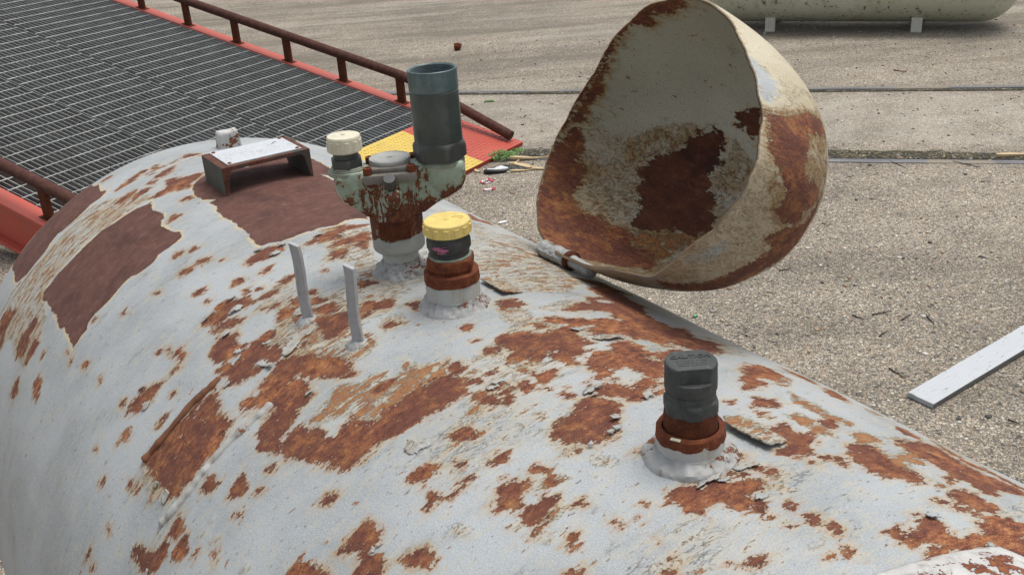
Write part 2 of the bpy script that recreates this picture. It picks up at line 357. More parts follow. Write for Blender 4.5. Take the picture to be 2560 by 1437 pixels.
# outlines of bare steel, primer and peeling zones, in metres on the shell (along, across)
RUST_POLYS = [
('P',1,[(0.1159,-0.1431),(0.1168,-0.1531),(0.1089,-0.1628),(0.108,-0.1823),(0.1049,-0.2015),(0.097,-0.2251),(0.1004,-0.2477),(0.1008,-0.2701),(0.1005,-0.2904),(0.0979,-0.3108),(0.0991,-0.3239),(0.1002,-0.334),(0.1007,-0.3442),(0.1139,-0.3519),(0.1352,-0.3486),(0.1628,-0.3477),(0.1729,-0.351),(0.1994,-0.3452),(0.2177,-0.3498),(0.2403,-0.3511),(0.2491,-0.3462),(0.2715,-0.3462),(0.2942,-0.3481),(0.3144,-0.3508),(0.3126,-0.3425),(0.3093,-0.3323),(0.3103,-0.3225),(0.3005,-0.3148),(0.2996,-0.3006),(0.3011,-0.285),(0.2981,-0.2709),(0.2941,-0.2567),(0.2921,-0.2411),(0.2993,-0.2265),(0.3025,-0.2134),(0.3014,-0.2048),(0.2912,-0.1909),(0.292,-0.1774),(0.2893,-0.1651),(0.2857,-0.1527),(0.2728,-0.1482),(0.2578,-0.1521),(0.2375,-0.1567),(0.2167,-0.1613),(0.1997,-0.1546),(0.1959,-0.1487),(0.1747,-0.1453),(0.1497,-0.1514),(0.1315,-0.148)]),
('P',1,[(-0.0966,-0.186),(-0.0885,-0.1788),(-0.0444,-0.1872),(-0.0319,-0.1744),(-0.0185,-0.1929),(-0.0189,-0.2063),(-0.0165,-0.218),(-0.0162,-0.2079),(-0.0139,-0.2335),(-0.0099,-0.2518),(-0.0123,-0.2688),(-0.0163,-0.2767),(-0.0124,-0.2934),(-0.0056,-0.3083),(0.0017,-0.3139),(0.0009,-0.3339),(0.0002,-0.3479),(-0.0101,-0.363),(-0.0197,-0.3748),(-0.0626,-0.3718),(-0.0885,-0.3745),(-0.2285,-0.3745),(-0.2026,-0.3718),(-0.1597,-0.3748),(-0.1501,-0.363),(-0.1398,-0.3479),(-0.1391,-0.3339),(-0.1383,-0.3139),(-0.1456,-0.3083),(-0.1524,-0.2934),(-0.1563,-0.2767),(-0.1523,-0.2688),(-0.1499,-0.2518),(-0.1539,-0.2335),(-0.1562,-0.2079),(-0.1565,-0.218),(-0.1589,-0.2063),(-0.1585,-0.1929),(-0.1719,-0.1744),(-0.1844,-0.1872),(-0.2285,-0.1788),(-0.2366,-0.186)]),
('P',1,[(0.1126,-0.0603),(0.1236,-0.0744),(0.1453,-0.0863),(0.1784,-0.0928),(0.2,-0.0889),(0.2186,-0.0775),(0.2214,-0.0874),(0.2482,-0.0836),(0.2617,-0.0901),(0.2874,-0.0911),(0.3192,-0.0878),(0.3797,-0.0886),(0.4043,-0.0914),(0.4242,-0.0926),(0.4343,-0.0894),(0.4365,-0.0817),(0.4457,-0.071),(0.4475,-0.0586),(0.4465,-0.0424),(0.448,-0.026),(0.4447,-0.0166),(0.4514,-0.0082),(0.453,0.0073),(0.4456,0.0221),(0.4444,0.0392),(0.4551,0.0494),(0.3216,0.1204),(0.2412,0.1319),(0.2585,0.0903),(0.2144,0.0884),(0.2339,0.1),(0.1916,0.1206),(0.1373,0.1238),(0.1078,0.1229),(0.0787,0.1106),(0.0965,0.082),(0.1257,0.0057),(0.1044,-0.0273)]),
('S',0.5,[(-0.007,-0.1945),(-0.01,-0.2318),(-0.0036,-0.2715),(0.006,-0.3152),(0.0002,-0.3479),(-0.0153,-0.381),(-0.0135,-0.4164),(-0.0005,-0.431),(0.0616,-0.4555),(0.076,-0.4307),(0.1355,-0.4351),(0.1996,-0.4291),(0.2083,-0.4073),(0.1945,-0.383),(0.1691,-0.3599),(0.1187,-0.35),(0.0936,-0.3287),(0.0922,-0.2908),(0.0937,-0.2457),(0.1001,-0.2001),(0.1038,-0.1612),(0.0999,-0.1381),(0.0681,-0.1404)]),
('R',1,[(-0.0065,-0.4285),(0.0173,-0.4092),(0.0437,-0.3967),(0.0503,-0.4164),(0.0512,-0.4308),(0.063,-0.4454),(0.0587,-0.4542)]),
('R',1,[(0.1297,-0.4281),(0.122,-0.4077),(0.1335,-0.3839),(0.1304,-0.368),(0.1533,-0.3832),(0.1517,-0.3981),(0.1683,-0.4124),(0.1667,-0.4292),(0.1441,-0.4339)]),
('R',1,[(0.1941,-0.4268),(0.1787,-0.4081),(0.1811,-0.3932),(0.2018,-0.3894),(0.2076,-0.4031),(0.1988,-0.4158),(0.2049,-0.4268)]),
('R',1,[(0.1884,-0.4739),(0.1867,-0.4569),(0.1988,-0.4473),(0.2186,-0.4586),(0.2101,-0.4733)]),
('R',1,[(0.289,-0.4384),(0.2643,-0.4256),(0.2698,-0.4156),(0.2831,-0.4131),(0.301,-0.4266),(0.3028,-0.4337)]),
('R',1,[(0.5299,-0.2118),(0.5243,-0.2044),(0.5233,-0.1917),(0.5145,-0.1882),(0.5165,-0.1788),(0.5223,-0.167),(0.5356,-0.1624),(0.5406,-0.1507),(0.5585,-0.1523),(0.5576,-0.1616),(0.5513,-0.1709),(0.5489,-0.1778),(0.5491,-0.1859),(0.5547,-0.1882),(0.5487,-0.2019),(0.5355,-0.2088)]),
('R',1,[(0.5574,-0.2074),(0.5539,-0.1939),(0.5582,-0.1836),(0.5784,-0.1723),(0.5767,-0.1814),(0.5767,-0.1893),(0.5642,-0.1961),(0.5665,-0.2051)]),
('R',1,[(0.5916,-0.2256),(0.5834,-0.2181),(0.577,-0.2094),(0.5844,-0.2004),(0.598,-0.1904),(0.6044,-0.197),(0.6159,-0.198),(0.6277,-0.1914),(0.6307,-0.2043),(0.6263,-0.2161),(0.6144,-0.225),(0.6073,-0.2311)]),
('R',1,[(-0.0211,-0.1438),(-0.0244,-0.1288),(-0.0278,-0.1126),(-0.0217,-0.107),(-0.015,-0.1142),(-0.012,-0.1277),(-0.0117,-0.1417)]),
('R',1,[(-0.0033,-0.1156),(-0.0077,-0.0968),(-0.0085,-0.0781),(-0.002,-0.0816),(-0.0009,-0.0955),(0.0024,-0.1125)]),
('R',1,[(-0.0257,-0.1008),(-0.021,-0.0899),(-0.014,-0.0947),(-0.0175,-0.1022)]),
('R',1,[(0.0238,-0.1091),(0.0167,-0.0997),(0.0146,-0.0868),(0.0138,-0.0768),(0.0327,-0.0852),(0.0366,-0.0997),(0.0315,-0.1103)]),
('R',1,[(-0.0075,-0.076),(-0.0092,-0.0607),(-0.0032,-0.0617),(-0.0023,-0.0741)]),
('R',1,[(-0.0078,-0.0527),(-0.0236,-0.0447),(-0.0186,-0.0354),(-0.004,-0.0238),(0.002,-0.0295),(-0.0057,-0.0437)]),
('R',1,[(-0.1033,-0.1706),(-0.1017,-0.1542),(-0.0842,-0.1557),(-0.0894,-0.1703)]),
('R',1,[(0.0375,-0.1293),(0.0333,-0.1194),(0.0407,-0.1131),(0.0543,-0.1185),(0.0466,-0.1271)]),
('R',1,[(0.0758,-0.1047),(0.0648,-0.0977),(0.0772,-0.0838),(0.0862,-0.0855),(0.0927,-0.0524),(0.1094,-0.0592),(0.1163,-0.0789),(0.1354,-0.0841),(0.1278,-0.099),(0.1189,-0.1137),(0.1115,-0.1291),(0.1015,-0.1428),(0.0976,-0.1248),(0.0949,-0.112)]),
('R',1,[(-0.0186,-0.1561),(-0.002,-0.1285),(-0.0014,-0.1387),(-0.0075,-0.1596),(-0.0093,-0.1668)]),
('R',1,[(0.0581,-0.159),(0.0518,-0.1472),(0.0506,-0.1344),(0.0585,-0.1271),(0.0655,-0.1317),(0.0709,-0.1468),(0.0711,-0.1592)]),
('R',1,[(0.0411,-0.1805),(0.0324,-0.1665),(0.0326,-0.1539),(0.0344,-0.1444),(0.0425,-0.1493),(0.0487,-0.1612),(0.0498,-0.1767)]),
('R',1,[(0.2116,-0.1497),(0.2049,-0.1372),(0.2148,-0.1279),(0.2199,-0.1376),(0.2171,-0.1469)]),
('R',1,[(0.1664,-0.1117),(0.1686,-0.101),(0.177,-0.0924),(0.1816,-0.0985),(0.1756,-0.109)]),
('R',1,[(0.3293,-0.1635),(0.3341,-0.1666),(0.3333,-0.1724),(0.331,-0.178),(0.325,-0.1797),(0.3204,-0.1767),(0.3213,-0.1709),(0.3235,-0.1652)]),
('R',1,[(0.339,-0.1487),(0.3421,-0.1506),(0.342,-0.154),(0.3409,-0.1572),(0.3373,-0.1582),(0.3343,-0.1563),(0.3345,-0.1529),(0.3354,-0.1497)]),
('R',1,[(0.3906,-0.1475),(0.3973,-0.1509),(0.3976,-0.1571),(0.3959,-0.1629),(0.3888,-0.1646),(0.3823,-0.1612),(0.3821,-0.1551),(0.3835,-0.1491)]),
('R',1,[(0.3873,-0.1699),(0.3931,-0.1737),(0.393,-0.1812),(0.3911,-0.1885),(0.3844,-0.1911),(0.3788,-0.1874),(0.3791,-0.1798),(0.3808,-0.1724)]),
('R',1,[(0.2106,-0.1326),(0.2144,-0.1351),(0.2145,-0.1401),(0.2135,-0.1449),(0.2094,-0.1464),(0.2058,-0.1439),(0.2057,-0.1389),(0.2065,-0.1341)]),
('R',1,[(0.4926,-0.1396),(0.4976,-0.1423),(0.4972,-0.1465),(0.4953,-0.1504),(0.4893,-0.1511),(0.4843,-0.1484),(0.4848,-0.1442),(0.4866,-0.1403)]),
('R',1,[(0.5242,-0.1452),(0.5275,-0.1472),(0.5265,-0.15),(0.5246,-0.1526),(0.5201,-0.1528),(0.5168,-0.1508),(0.5178,-0.148),(0.5197,-0.1454)]),
('R',1,[(0.362,-0.2687),(0.3644,-0.2694),(0.3643,-0.2712),(0.3636,-0.273),(0.361,-0.2737),(0.3587,-0.273),(0.3587,-0.2713),(0.3594,-0.2695)]),
('R',1,[(0.5101,-0.2646),(0.5111,-0.266),(0.5087,-0.2674),(0.5056,-0.2687),(0.5023,-0.2684),(0.5012,-0.267),(0.5037,-0.2655),(0.5067,-0.2643)]),
('R',1,[(0.5236,-0.2556),(0.5265,-0.2564),(0.5266,-0.2585),(0.5259,-0.2605),(0.5227,-0.2614),(0.5198,-0.2606),(0.5198,-0.2585),(0.5205,-0.2565)]),
('R',1,[(0.5424,-0.2443),(0.5516,-0.2447),(0.5555,-0.2487),(0.5572,-0.253),(0.5504,-0.2561),(0.5412,-0.2557),(0.5374,-0.2517),(0.5356,-0.2473)]),
('R',1,[(0.3715,-0.3455),(0.3762,-0.3454),(0.3787,-0.3475),(0.3801,-0.35),(0.377,-0.352),(0.3723,-0.3522),(0.3698,-0.35),(0.3684,-0.3475)]),
('R',1,[(0.2403,-0.3888),(0.2442,-0.3891),(0.2449,-0.3917),(0.2446,-0.3945),(0.2408,-0.3964),(0.2369,-0.3961),(0.2362,-0.3935),(0.2365,-0.3907)]),
('R',1,[(0.4416,-0.3415),(0.442,-0.3425),(0.4399,-0.3437),(0.4374,-0.3447),(0.435,-0.3446),(0.4346,-0.3436),(0.4368,-0.3424),(0.4393,-0.3414)]),
('R',1,[(0.3079,-0.3009),(0.3104,-0.3018),(0.3103,-0.3044),(0.3095,-0.3071),(0.3067,-0.3083),(0.3042,-0.3074),(0.3043,-0.3048),(0.305,-0.3022)]),
('R',1,[(0.3324,-0.359),(0.3355,-0.359),(0.337,-0.3604),(0.3379,-0.362),(0.3358,-0.3633),(0.3327,-0.3634),(0.3312,-0.362),(0.3303,-0.3604)]),
('R',1,[(0.4942,-0.1851),(0.4962,-0.1868),(0.494,-0.1883),(0.4911,-0.1895),(0.487,-0.1889),(0.485,-0.1871),(0.4872,-0.1856),(0.4901,-0.1844)]),
('R',1,[(0.46,-0.1786),(0.4645,-0.1817),(0.4637,-0.1876),(0.4614,-0.1934),(0.4557,-0.1952),(0.4514,-0.1923),(0.4523,-0.1863),(0.4544,-0.1805)]),
('R',1,[(0.565,-0.2575),(0.568,-0.2593),(0.5677,-0.2637),(0.5664,-0.2681),(0.5627,-0.27),(0.5597,-0.2682),(0.5601,-0.2638),(0.5613,-0.2594)]),
('R',1,[(0.3914,-0.2229),(0.3918,-0.2243),(0.3886,-0.226),(0.3848,-0.2276),(0.3815,-0.2276),(0.3811,-0.2263),(0.3844,-0.2245),(0.3881,-0.2229)]),
('R',1,[(0.3137,-0.359),(0.3144,-0.36),(0.3124,-0.361),(0.3099,-0.3619),(0.3074,-0.3617),(0.3067,-0.3607),(0.3088,-0.3597),(0.3112,-0.3588)]),
('R',1,[(0.643,-0.2105),(0.6384,-0.2041),(0.6487,-0.1909),(0.661,-0.1761),(0.6746,-0.168),(0.6946,-0.1772),(0.7042,-0.1733),(0.7143,-0.1614),(0.738,-0.1483),(0.7595,-0.1363),(0.7696,-0.1335),(0.7819,-0.1372),(0.7901,-0.1414),(0.8009,-0.138),(0.7987,-0.1433),(0.7897,-0.153),(0.7747,-0.1572),(0.7603,-0.17),(0.7424,-0.1776),(0.7419,-0.1814),(0.7635,-0.177),(0.7745,-0.1771),(0.781,-0.1816),(0.7897,-0.1913),(0.7874,-0.2009),(0.7948,-0.2059),(0.7985,-0.2145),(0.802,-0.2231),(0.8065,-0.2308),(0.8128,-0.2284),(0.8091,-0.2157),(0.8122,-0.2093),(0.826,-0.2083),(0.8335,-0.199),(0.8445,-0.1982),(0.8508,-0.2002),(0.8626,-0.1911),(0.855,-0.1883),(0.853,-0.1834),(0.8578,-0.1771),(0.8515,-0.1699),(0.8611,-0.17),(0.8734,-0.1617),(0.8801,-0.1555),(0.8732,-0.1467),(0.8749,-0.1402),(0.8793,-0.1353),(0.8766,-0.1264),(0.874,-0.115),(0.8743,-0.1029),(0.8773,-0.0923),(0.8799,-0.0815),(0.8916,-0.0763),(0.9047,-0.0698),(0.9109,-0.0621),(0.9147,-0.0645),(0.9116,-0.0729),(0.9104,-0.0782),(0.9209,-0.0823),(0.9182,-0.0927),(0.918,-0.1046),(0.9179,-0.1142),(0.9179,-0.1214),(0.913,-0.1269),(0.9169,-0.1328),(0.9147,-0.1412),(0.9149,-0.1509),(0.9105,-0.1605),(0.9072,-0.1659),(0.9083,-0.1714),(0.9085,-0.1789),(0.9088,-0.1876),(0.9077,-0.1957),(0.9086,-0.2036),(0.8917,-0.2119),(0.8816,-0.2128),(0.8775,-0.2183),(0.8637,-0.2213),(0.8512,-0.2292),(0.8442,-0.235),(0.832,-0.2355),(0.8206,-0.2324),(0.8171,-0.2388),(0.8084,-0.2456),(0.7994,-0.2495),(0.7889,-0.25),(0.7808,-0.2447),(0.7737,-0.2355),(0.7663,-0.2278),(0.7664,-0.2152),(0.7487,-0.2193),(0.7367,-0.2279),(0.7344,-0.2355),(0.7229,-0.2374),(0.7123,-0.234),(0.7161,-0.227),(0.7284,-0.2183),(0.7171,-0.2117),(0.7109,-0.2017),(0.709,-0.1923),(0.7024,-0.1836),(0.6905,-0.1852),(0.6746,-0.1908),(0.6739,-0.2021),(0.683,-0.2004),(0.6886,-0.1971),(0.6871,-0.2051),(0.6824,-0.2146),(0.6821,-0.2233),(0.669,-0.2339),(0.6557,-0.2296),(0.6379,-0.2325),(0.6293,-0.2304),(0.6316,-0.2222)]),
('S',0.8,[(0.8084,-0.1927),(0.8079,-0.1832),(0.8061,-0.1692),(0.7977,-0.1623),(0.8005,-0.1533),(0.8125,-0.1415),(0.8162,-0.1255),(0.8245,-0.1135),(0.8337,-0.1248),(0.8409,-0.1137),(0.8307,-0.1004),(0.821,-0.0924),(0.8405,-0.0908),(0.8499,-0.0811),(0.8589,-0.0714),(0.873,-0.0736),(0.8851,-0.0773),(0.8773,-0.0923),(0.874,-0.115),(0.8793,-0.1353),(0.8732,-0.1467),(0.8801,-0.1555),(0.8611,-0.17),(0.8437,-0.1733),(0.8333,-0.1833),(0.829,-0.1941),(0.8175,-0.2013)]),
('R',1,[(0.8632,-0.0677),(0.8743,-0.0582),(0.8878,-0.0635),(0.887,-0.0735),(0.8787,-0.0758)]),
('R',1,[(0.8388,-0.1365),(0.8368,-0.1265),(0.8419,-0.118),(0.8458,-0.124),(0.8434,-0.1352)]),
('S',0.8,[(0.8866,-0.0621),(0.8976,-0.0536),(0.9035,-0.0592),(0.8953,-0.0663)]),
('R',1,[(0.6501,-0.2434),(0.6504,-0.2699),(0.6501,-0.2997),(0.646,-0.3222),(0.6465,-0.3377),(0.6497,-0.3497),(0.6743,-0.3479),(0.6948,-0.3497),(0.7101,-0.3468),(0.7237,-0.3483),(0.7408,-0.3368),(0.7404,-0.3223),(0.74,-0.3038),(0.7419,-0.2892),(0.7429,-0.2789),(0.7357,-0.267),(0.7278,-0.2529),(0.7114,-0.2579),(0.6903,-0.2569),(0.6816,-0.2508),(0.6639,-0.2494),(0.6596,-0.2606),(0.6678,-0.2798),(0.6611,-0.2813),(0.6551,-0.2608),(0.657,-0.2464)]),
('S',0.6,[(0.6539,-0.357),(0.6731,-0.3447),(0.7101,-0.3468),(0.7083,-0.3588),(0.705,-0.3679),(0.7015,-0.3771),(0.692,-0.3642),(0.6741,-0.3611)]),
('R',1,[(0.7617,-0.312),(0.7614,-0.3029),(0.7717,-0.2969),(0.7807,-0.2991),(0.7811,-0.3081),(0.7707,-0.3141)]),
('R',1,[(0.5479,-0.3378),(0.54,-0.329),(0.5457,-0.3153),(0.5393,-0.3075),(0.5486,-0.2984),(0.5656,-0.2831),(0.5672,-0.2935),(0.573,-0.3059),(0.5717,-0.3131),(0.5691,-0.325),(0.5529,-0.3289)]),
('R',1,[(0.574,-0.3617),(0.5678,-0.3547),(0.5719,-0.3424),(0.5821,-0.3454),(0.5824,-0.3554)]),
('R',1,[(0.6188,-0.3203),(0.6167,-0.3069),(0.6204,-0.2976),(0.6247,-0.3006),(0.6228,-0.3121)]),
('R',1,[(0.7599,-0.3561),(0.7609,-0.3467),(0.7741,-0.346),(0.7825,-0.3515),(0.7818,-0.3623),(0.768,-0.3653)]),
('R',1,[(0.7308,-0.413),(0.7259,-0.4073),(0.735,-0.4002),(0.7449,-0.3996),(0.76,-0.3905),(0.767,-0.3779),(0.7765,-0.3671),(0.7832,-0.3784),(0.7787,-0.3895),(0.7812,-0.3964),(0.7716,-0.4084),(0.7586,-0.4101),(0.7445,-0.4083)]),
('R',1,[(0.7907,-0.3772),(0.7894,-0.3662),(0.7951,-0.3543),(0.8114,-0.358),(0.8101,-0.3672),(0.8011,-0.3776)]),
('R',1,[(0.9774,-0.2554),(0.9783,-0.2498),(0.9731,-0.2434),(0.9732,-0.2332),(0.973,-0.2229),(0.9836,-0.2209),(0.9954,-0.2214),(1.0044,-0.2269),(1.0044,-0.2335),(1.0019,-0.2369),(0.9903,-0.24),(0.9862,-0.2477)]),
('R',1,[(0.998,-0.2413),(1.0057,-0.2343),(1.0206,-0.2336),(1.0255,-0.235),(1.0337,-0.2435),(1.0085,-0.2611),(1.0053,-0.2507),(1.0068,-0.2449)]),
('R',1,[(0.955,-0.2991),(0.9438,-0.2908),(0.9455,-0.2824),(0.956,-0.2811),(0.9634,-0.2745),(0.9731,-0.2712),(0.9836,-0.2704),(0.9937,-0.2729)]),
('R',1,[(0.8123,-0.2978),(0.8073,-0.289),(0.8031,-0.2766),(0.8086,-0.2753),(0.8169,-0.2814),(0.8239,-0.2809),(0.823,-0.2887)]),
('R',1,[(0.6659,-0.366),(0.67,-0.3669),(0.6704,-0.3712),(0.6695,-0.3758),(0.6652,-0.3786),(0.6611,-0.3777),(0.6609,-0.3734),(0.6617,-0.3688)]),
('R',1,[(0.8311,-0.251),(0.833,-0.2524),(0.8316,-0.2551),(0.8296,-0.2577),(0.8263,-0.2584),(0.8244,-0.2569),(0.8258,-0.2542),(0.8278,-0.2516)]),
('R',1,[(0.8385,-0.271),(0.8412,-0.2714),(0.8424,-0.2734),(0.843,-0.2756),(0.841,-0.277),(0.8383,-0.2767),(0.8371,-0.2746),(0.8366,-0.2724)]),
('R',1,[(0.9196,-0.2268),(0.924,-0.2284),(0.925,-0.2328),(0.9249,-0.2373),(0.921,-0.2394),(0.9167,-0.2379),(0.9157,-0.2335),(0.9157,-0.229)]),
('R',1,[(0.8409,-0.299),(0.8423,-0.3),(0.8412,-0.3021),(0.8397,-0.3043),(0.8372,-0.3051),(0.8359,-0.3041),(0.8369,-0.3019),(0.8384,-0.2998)]),
('R',1,[(0.8503,-0.3342),(0.8534,-0.3347),(0.854,-0.3374),(0.8537,-0.3402),(0.8507,-0.3421),(0.8476,-0.3416),(0.8471,-0.3389),(0.8473,-0.3361)]),
('R',1,[(0.5876,-0.3996),(0.5903,-0.4001),(0.5907,-0.403),(0.5904,-0.406),(0.5876,-0.408),(0.5849,-0.4075),(0.5846,-0.4046),(0.585,-0.4016)]),
('R',1,[(0.5315,-0.3321),(0.5325,-0.3338),(0.5293,-0.3356),(0.5255,-0.3372),(0.5217,-0.3369),(0.5208,-0.3353),(0.524,-0.3334),(0.5278,-0.3318)]),
('R',1,[(0.6012,-0.2794),(0.6027,-0.2802),(0.6019,-0.2818),(0.6007,-0.2834),(0.5984,-0.284),(0.5969,-0.2832),(0.5977,-0.2816),(0.5989,-0.28)]),
('R',1,[(0.6429,-0.372),(0.6476,-0.3715),(0.6495,-0.3736),(0.6503,-0.3761),(0.6466,-0.3785),(0.6418,-0.379),(0.64,-0.3769),(0.6392,-0.3744)]),
('R',1,[(0.3762,-0.3464),(0.3799,-0.3468),(0.3811,-0.3492),(0.3814,-0.3518),(0.3783,-0.3536),(0.3747,-0.3532),(0.3735,-0.3507),(0.3732,-0.3481)]),
('R',1,[(0.4428,-0.3412),(0.4436,-0.3425),(0.4414,-0.3437),(0.4387,-0.3448),(0.4358,-0.3445),(0.4349,-0.3433),(0.4372,-0.3421),(0.4399,-0.341)]),
('R',1,[(0.6361,-0.4589),(0.6391,-0.4599),(0.6402,-0.4647),(0.6404,-0.47),(0.6378,-0.4733),(0.6348,-0.4723),(0.6339,-0.4674),(0.6337,-0.4621)]),
('R',1,[(0.6584,-0.4637),(0.6614,-0.4635),(0.6627,-0.4658),(0.6633,-0.4685),(0.661,-0.4708),(0.6579,-0.471),(0.6567,-0.4686),(0.6561,-0.466)]),
('R',1,[(0.5393,-0.3895),(0.5395,-0.3905),(0.5372,-0.3918),(0.5346,-0.393),(0.5324,-0.3929),(0.5322,-0.3919),(0.5345,-0.3906),(0.5371,-0.3894)]),
('R',1,[(0.6507,-0.4225),(0.6533,-0.4224),(0.6553,-0.4241),(0.6567,-0.4261),(0.6555,-0.4277),(0.6528,-0.4279),(0.6509,-0.4262),(0.6495,-0.4242)]),
('R',1,[(0.8233,-0.3509),(0.8249,-0.3516),(0.8248,-0.354),(0.8241,-0.3566),(0.8222,-0.358),(0.8206,-0.3573),(0.8207,-0.3548),(0.8214,-0.3523)]),
('S',0.6,[(0.8962,-0.3185),(0.9,-0.3192),(0.9014,-0.3229),(0.9019,-0.3268),(0.8989,-0.3293),(0.8951,-0.3287),(0.8937,-0.325),(0.8932,-0.321)]),
('S',0.6,[(0.8384,-0.3244),(0.8403,-0.3263),(0.8388,-0.3312),(0.8365,-0.3362),(0.833,-0.3385),(0.8311,-0.3367),(0.8327,-0.3317),(0.835,-0.3266)]),
('S',0.6,[(0.8109,-0.3197),(0.813,-0.3204),(0.814,-0.3231),(0.8145,-0.3259),(0.8131,-0.3275),(0.811,-0.3268),(0.81,-0.3241),(0.8095,-0.3213)]),
('S',0.6,[(0.8139,-0.3331),(0.8163,-0.3347),(0.8161,-0.3395),(0.8151,-0.3446),(0.8123,-0.3471),(0.8101,-0.3455),(0.8104,-0.3405),(0.8112,-0.3355)]),
('R',1,[(0.8645,-0.0139),(0.8585,-0.0036),(0.8603,0.0096),(0.8657,0.0205),(0.8776,0.0281),(0.8763,0.0451),(0.88,0.0629),(0.89,0.0636),(0.8989,0.0569),(0.9118,0.0579),(0.9219,0.0596),(0.9223,0.0499),(0.9281,0.0402),(0.9389,0.0346),(0.9323,0.0253),(0.9396,0.0198),(0.9279,0.0016),(0.9163,-0.0116),(0.9098,-0.0273),(0.9008,-0.025),(0.8935,-0.0177),(0.8812,-0.012),(0.8724,-0.0152)]),
('W',1,[(0.9188,0.0043),(0.9147,0.0098),(0.9168,0.0199),(0.9198,0.0125),(0.9239,0.007)]),
('R',1,[(0.7318,0.1875),(0.728,0.2083),(0.7288,0.2316),(0.7568,0.2274),(0.7682,0.2434),(0.7798,0.2141),(0.7943,0.2083),(0.8139,0.2083),(0.833,0.2083),(0.8422,0.1911),(0.8659,0.1828),(0.881,0.1771),(0.8865,0.1852),(0.9002,0.1854),(0.8986,0.2058),(0.9326,0.19),(0.936,0.2034),(0.942,0.2162),(0.9505,0.1967),(0.9704,0.1905),(0.9758,0.1669),(0.9696,0.1497),(0.951,0.1432),(0.9418,0.1457),(0.9432,0.1294),(0.9387,0.1215),(0.9308,0.1138),(0.9185,0.1027),(0.9104,0.108),(0.9095,0.0944),(0.9074,0.0806),(0.9142,0.0683),(0.9055,0.0696),(0.8915,0.0805),(0.8915,0.089),(0.8845,0.0874),(0.8801,0.0697),(0.8654,0.0599),(0.8582,0.0472),(0.8504,0.0568),(0.8582,0.0721),(0.8675,0.0863),(0.8759,0.1014),(0.8761,0.1159),(0.8847,0.1267),(0.8751,0.1317),(0.8675,0.1259),(0.8546,0.1351),(0.8491,0.1197),(0.8466,0.0951),(0.8434,0.0859),(0.8344,0.1014),(0.8274,0.1187),(0.8326,0.1299),(0.8183,0.1351),(0.8109,0.1378),(0.806,0.1641),(0.786,0.1674),(0.7734,0.171),(0.767,0.1951),(0.7521,0.1901),(0.7403,0.1876)]),
('W',1,[(0.8185,0.1426),(0.8176,0.1626),(0.8284,0.1665),(0.8297,0.1431)]),
('R',1,[(0.9382,0.0469),(0.9394,0.0539),(0.9466,0.0616),(0.9336,0.0707),(0.9274,0.084),(0.9302,0.0914),(0.9387,0.0984),(0.9503,0.097),(0.9631,0.0999),(0.9655,0.1193),(0.9652,0.1343),(0.9779,0.1107),(0.9862,0.1003),(0.9672,0.0949),(0.9746,0.0843),(0.9897,0.0943),(1.0127,0.0722),(1.0099,0.0615),(1.0029,0.0584),(0.9955,0.0595),(0.9876,0.0597),(0.9817,0.0541),(0.9757,0.0485),(0.9738,0.041),(0.9756,0.0356),(0.9882,0.0307),(0.9847,0.0258),(0.9851,0.0192),(0.9772,0.0192),(0.9728,0.0239),(0.9675,0.0204),(0.9635,0.026),(0.9553,0.0259),(0.9516,0.0326),(0.9508,0.0397)]),
('R',1,[(0.9968,-0.0011),(0.996,0.007),(0.9961,0.0168),(1.0015,0.0275),(1.0087,0.0342),(1.0053,0.0447),(1.0042,0.056),(1.0144,0.0602),(1.0175,0.0522),(1.0227,0.0401),(1.0272,0.0515),(1.0251,0.0611),(1.0394,0.0471),(1.0348,0.0398),(1.0326,0.0329),(1.0322,0.022),(1.025,0.0157),(1.0188,0.0171),(1.0105,0.0066),(1.0038,-0.0016)]),
('W',1,[(1.0105,0.0314),(1.0143,0.037),(1.0184,0.0337),(1.0156,0.0297)]),
('R',1,[(1.0205,-0.0647),(1.0165,-0.0533),(1.0158,-0.0377),(1.0058,-0.0214),(1.0025,-0.0078),(1.013,0.0019),(1.025,0.0057),(1.037,-0.0007),(1.0435,-0.0126),(1.0559,-0.0216),(1.057,-0.0289),(1.0637,-0.0321),(1.0622,-0.0436),(1.0596,-0.0499),(1.0505,-0.0513),(1.044,-0.0462),(1.0447,-0.0531),(1.0438,-0.065),(1.0335,-0.0637),(1.0269,-0.0588)]),
('R',1,[(0.9413,-0.0228),(0.9432,-0.018),(0.9434,-0.0119),(0.9462,-0.0027),(0.953,-0.0101),(0.9574,-0.0169),(0.9565,-0.0261),(0.949,-0.0257)]),
('R',1,[(0.9433,-0.0443),(0.9405,-0.0382),(0.9463,-0.0312),(0.9545,-0.0308),(0.9576,-0.0378),(0.9569,-0.0446),(0.9481,-0.047)]),
('R',1,[(0.9712,-0.0159),(0.9786,-0.0105),(0.981,-0.0134),(0.9749,-0.0174)]),
('R',1,[(0.9801,-0.0225),(0.9813,-0.0186),(0.9881,-0.0139),(0.9923,-0.0146),(0.9927,-0.0222),(0.9851,-0.0238)]),
('R',1,[(0.9324,-0.0497),(0.935,-0.0472),(0.9459,-0.0515),(0.9539,-0.0557),(0.9579,-0.0632),(0.9491,-0.0645),(0.9413,-0.0557)]),
('R',1,[(0.9273,-0.0682),(0.923,-0.0606),(0.9278,-0.0539),(0.9331,-0.0514),(0.9368,-0.0551),(0.9313,-0.0624),(0.9361,-0.0715),(0.9519,-0.0663),(0.9512,-0.0754),(0.9498,-0.0828),(0.9368,-0.0815),(0.9329,-0.0826),(0.9289,-0.0776)]),
('R',1,[(0.7935,0.0319),(0.7866,0.0433),(0.7905,0.0562),(0.8114,0.0548),(0.8092,0.0451),(0.8104,0.036),(0.8114,0.0299)]),
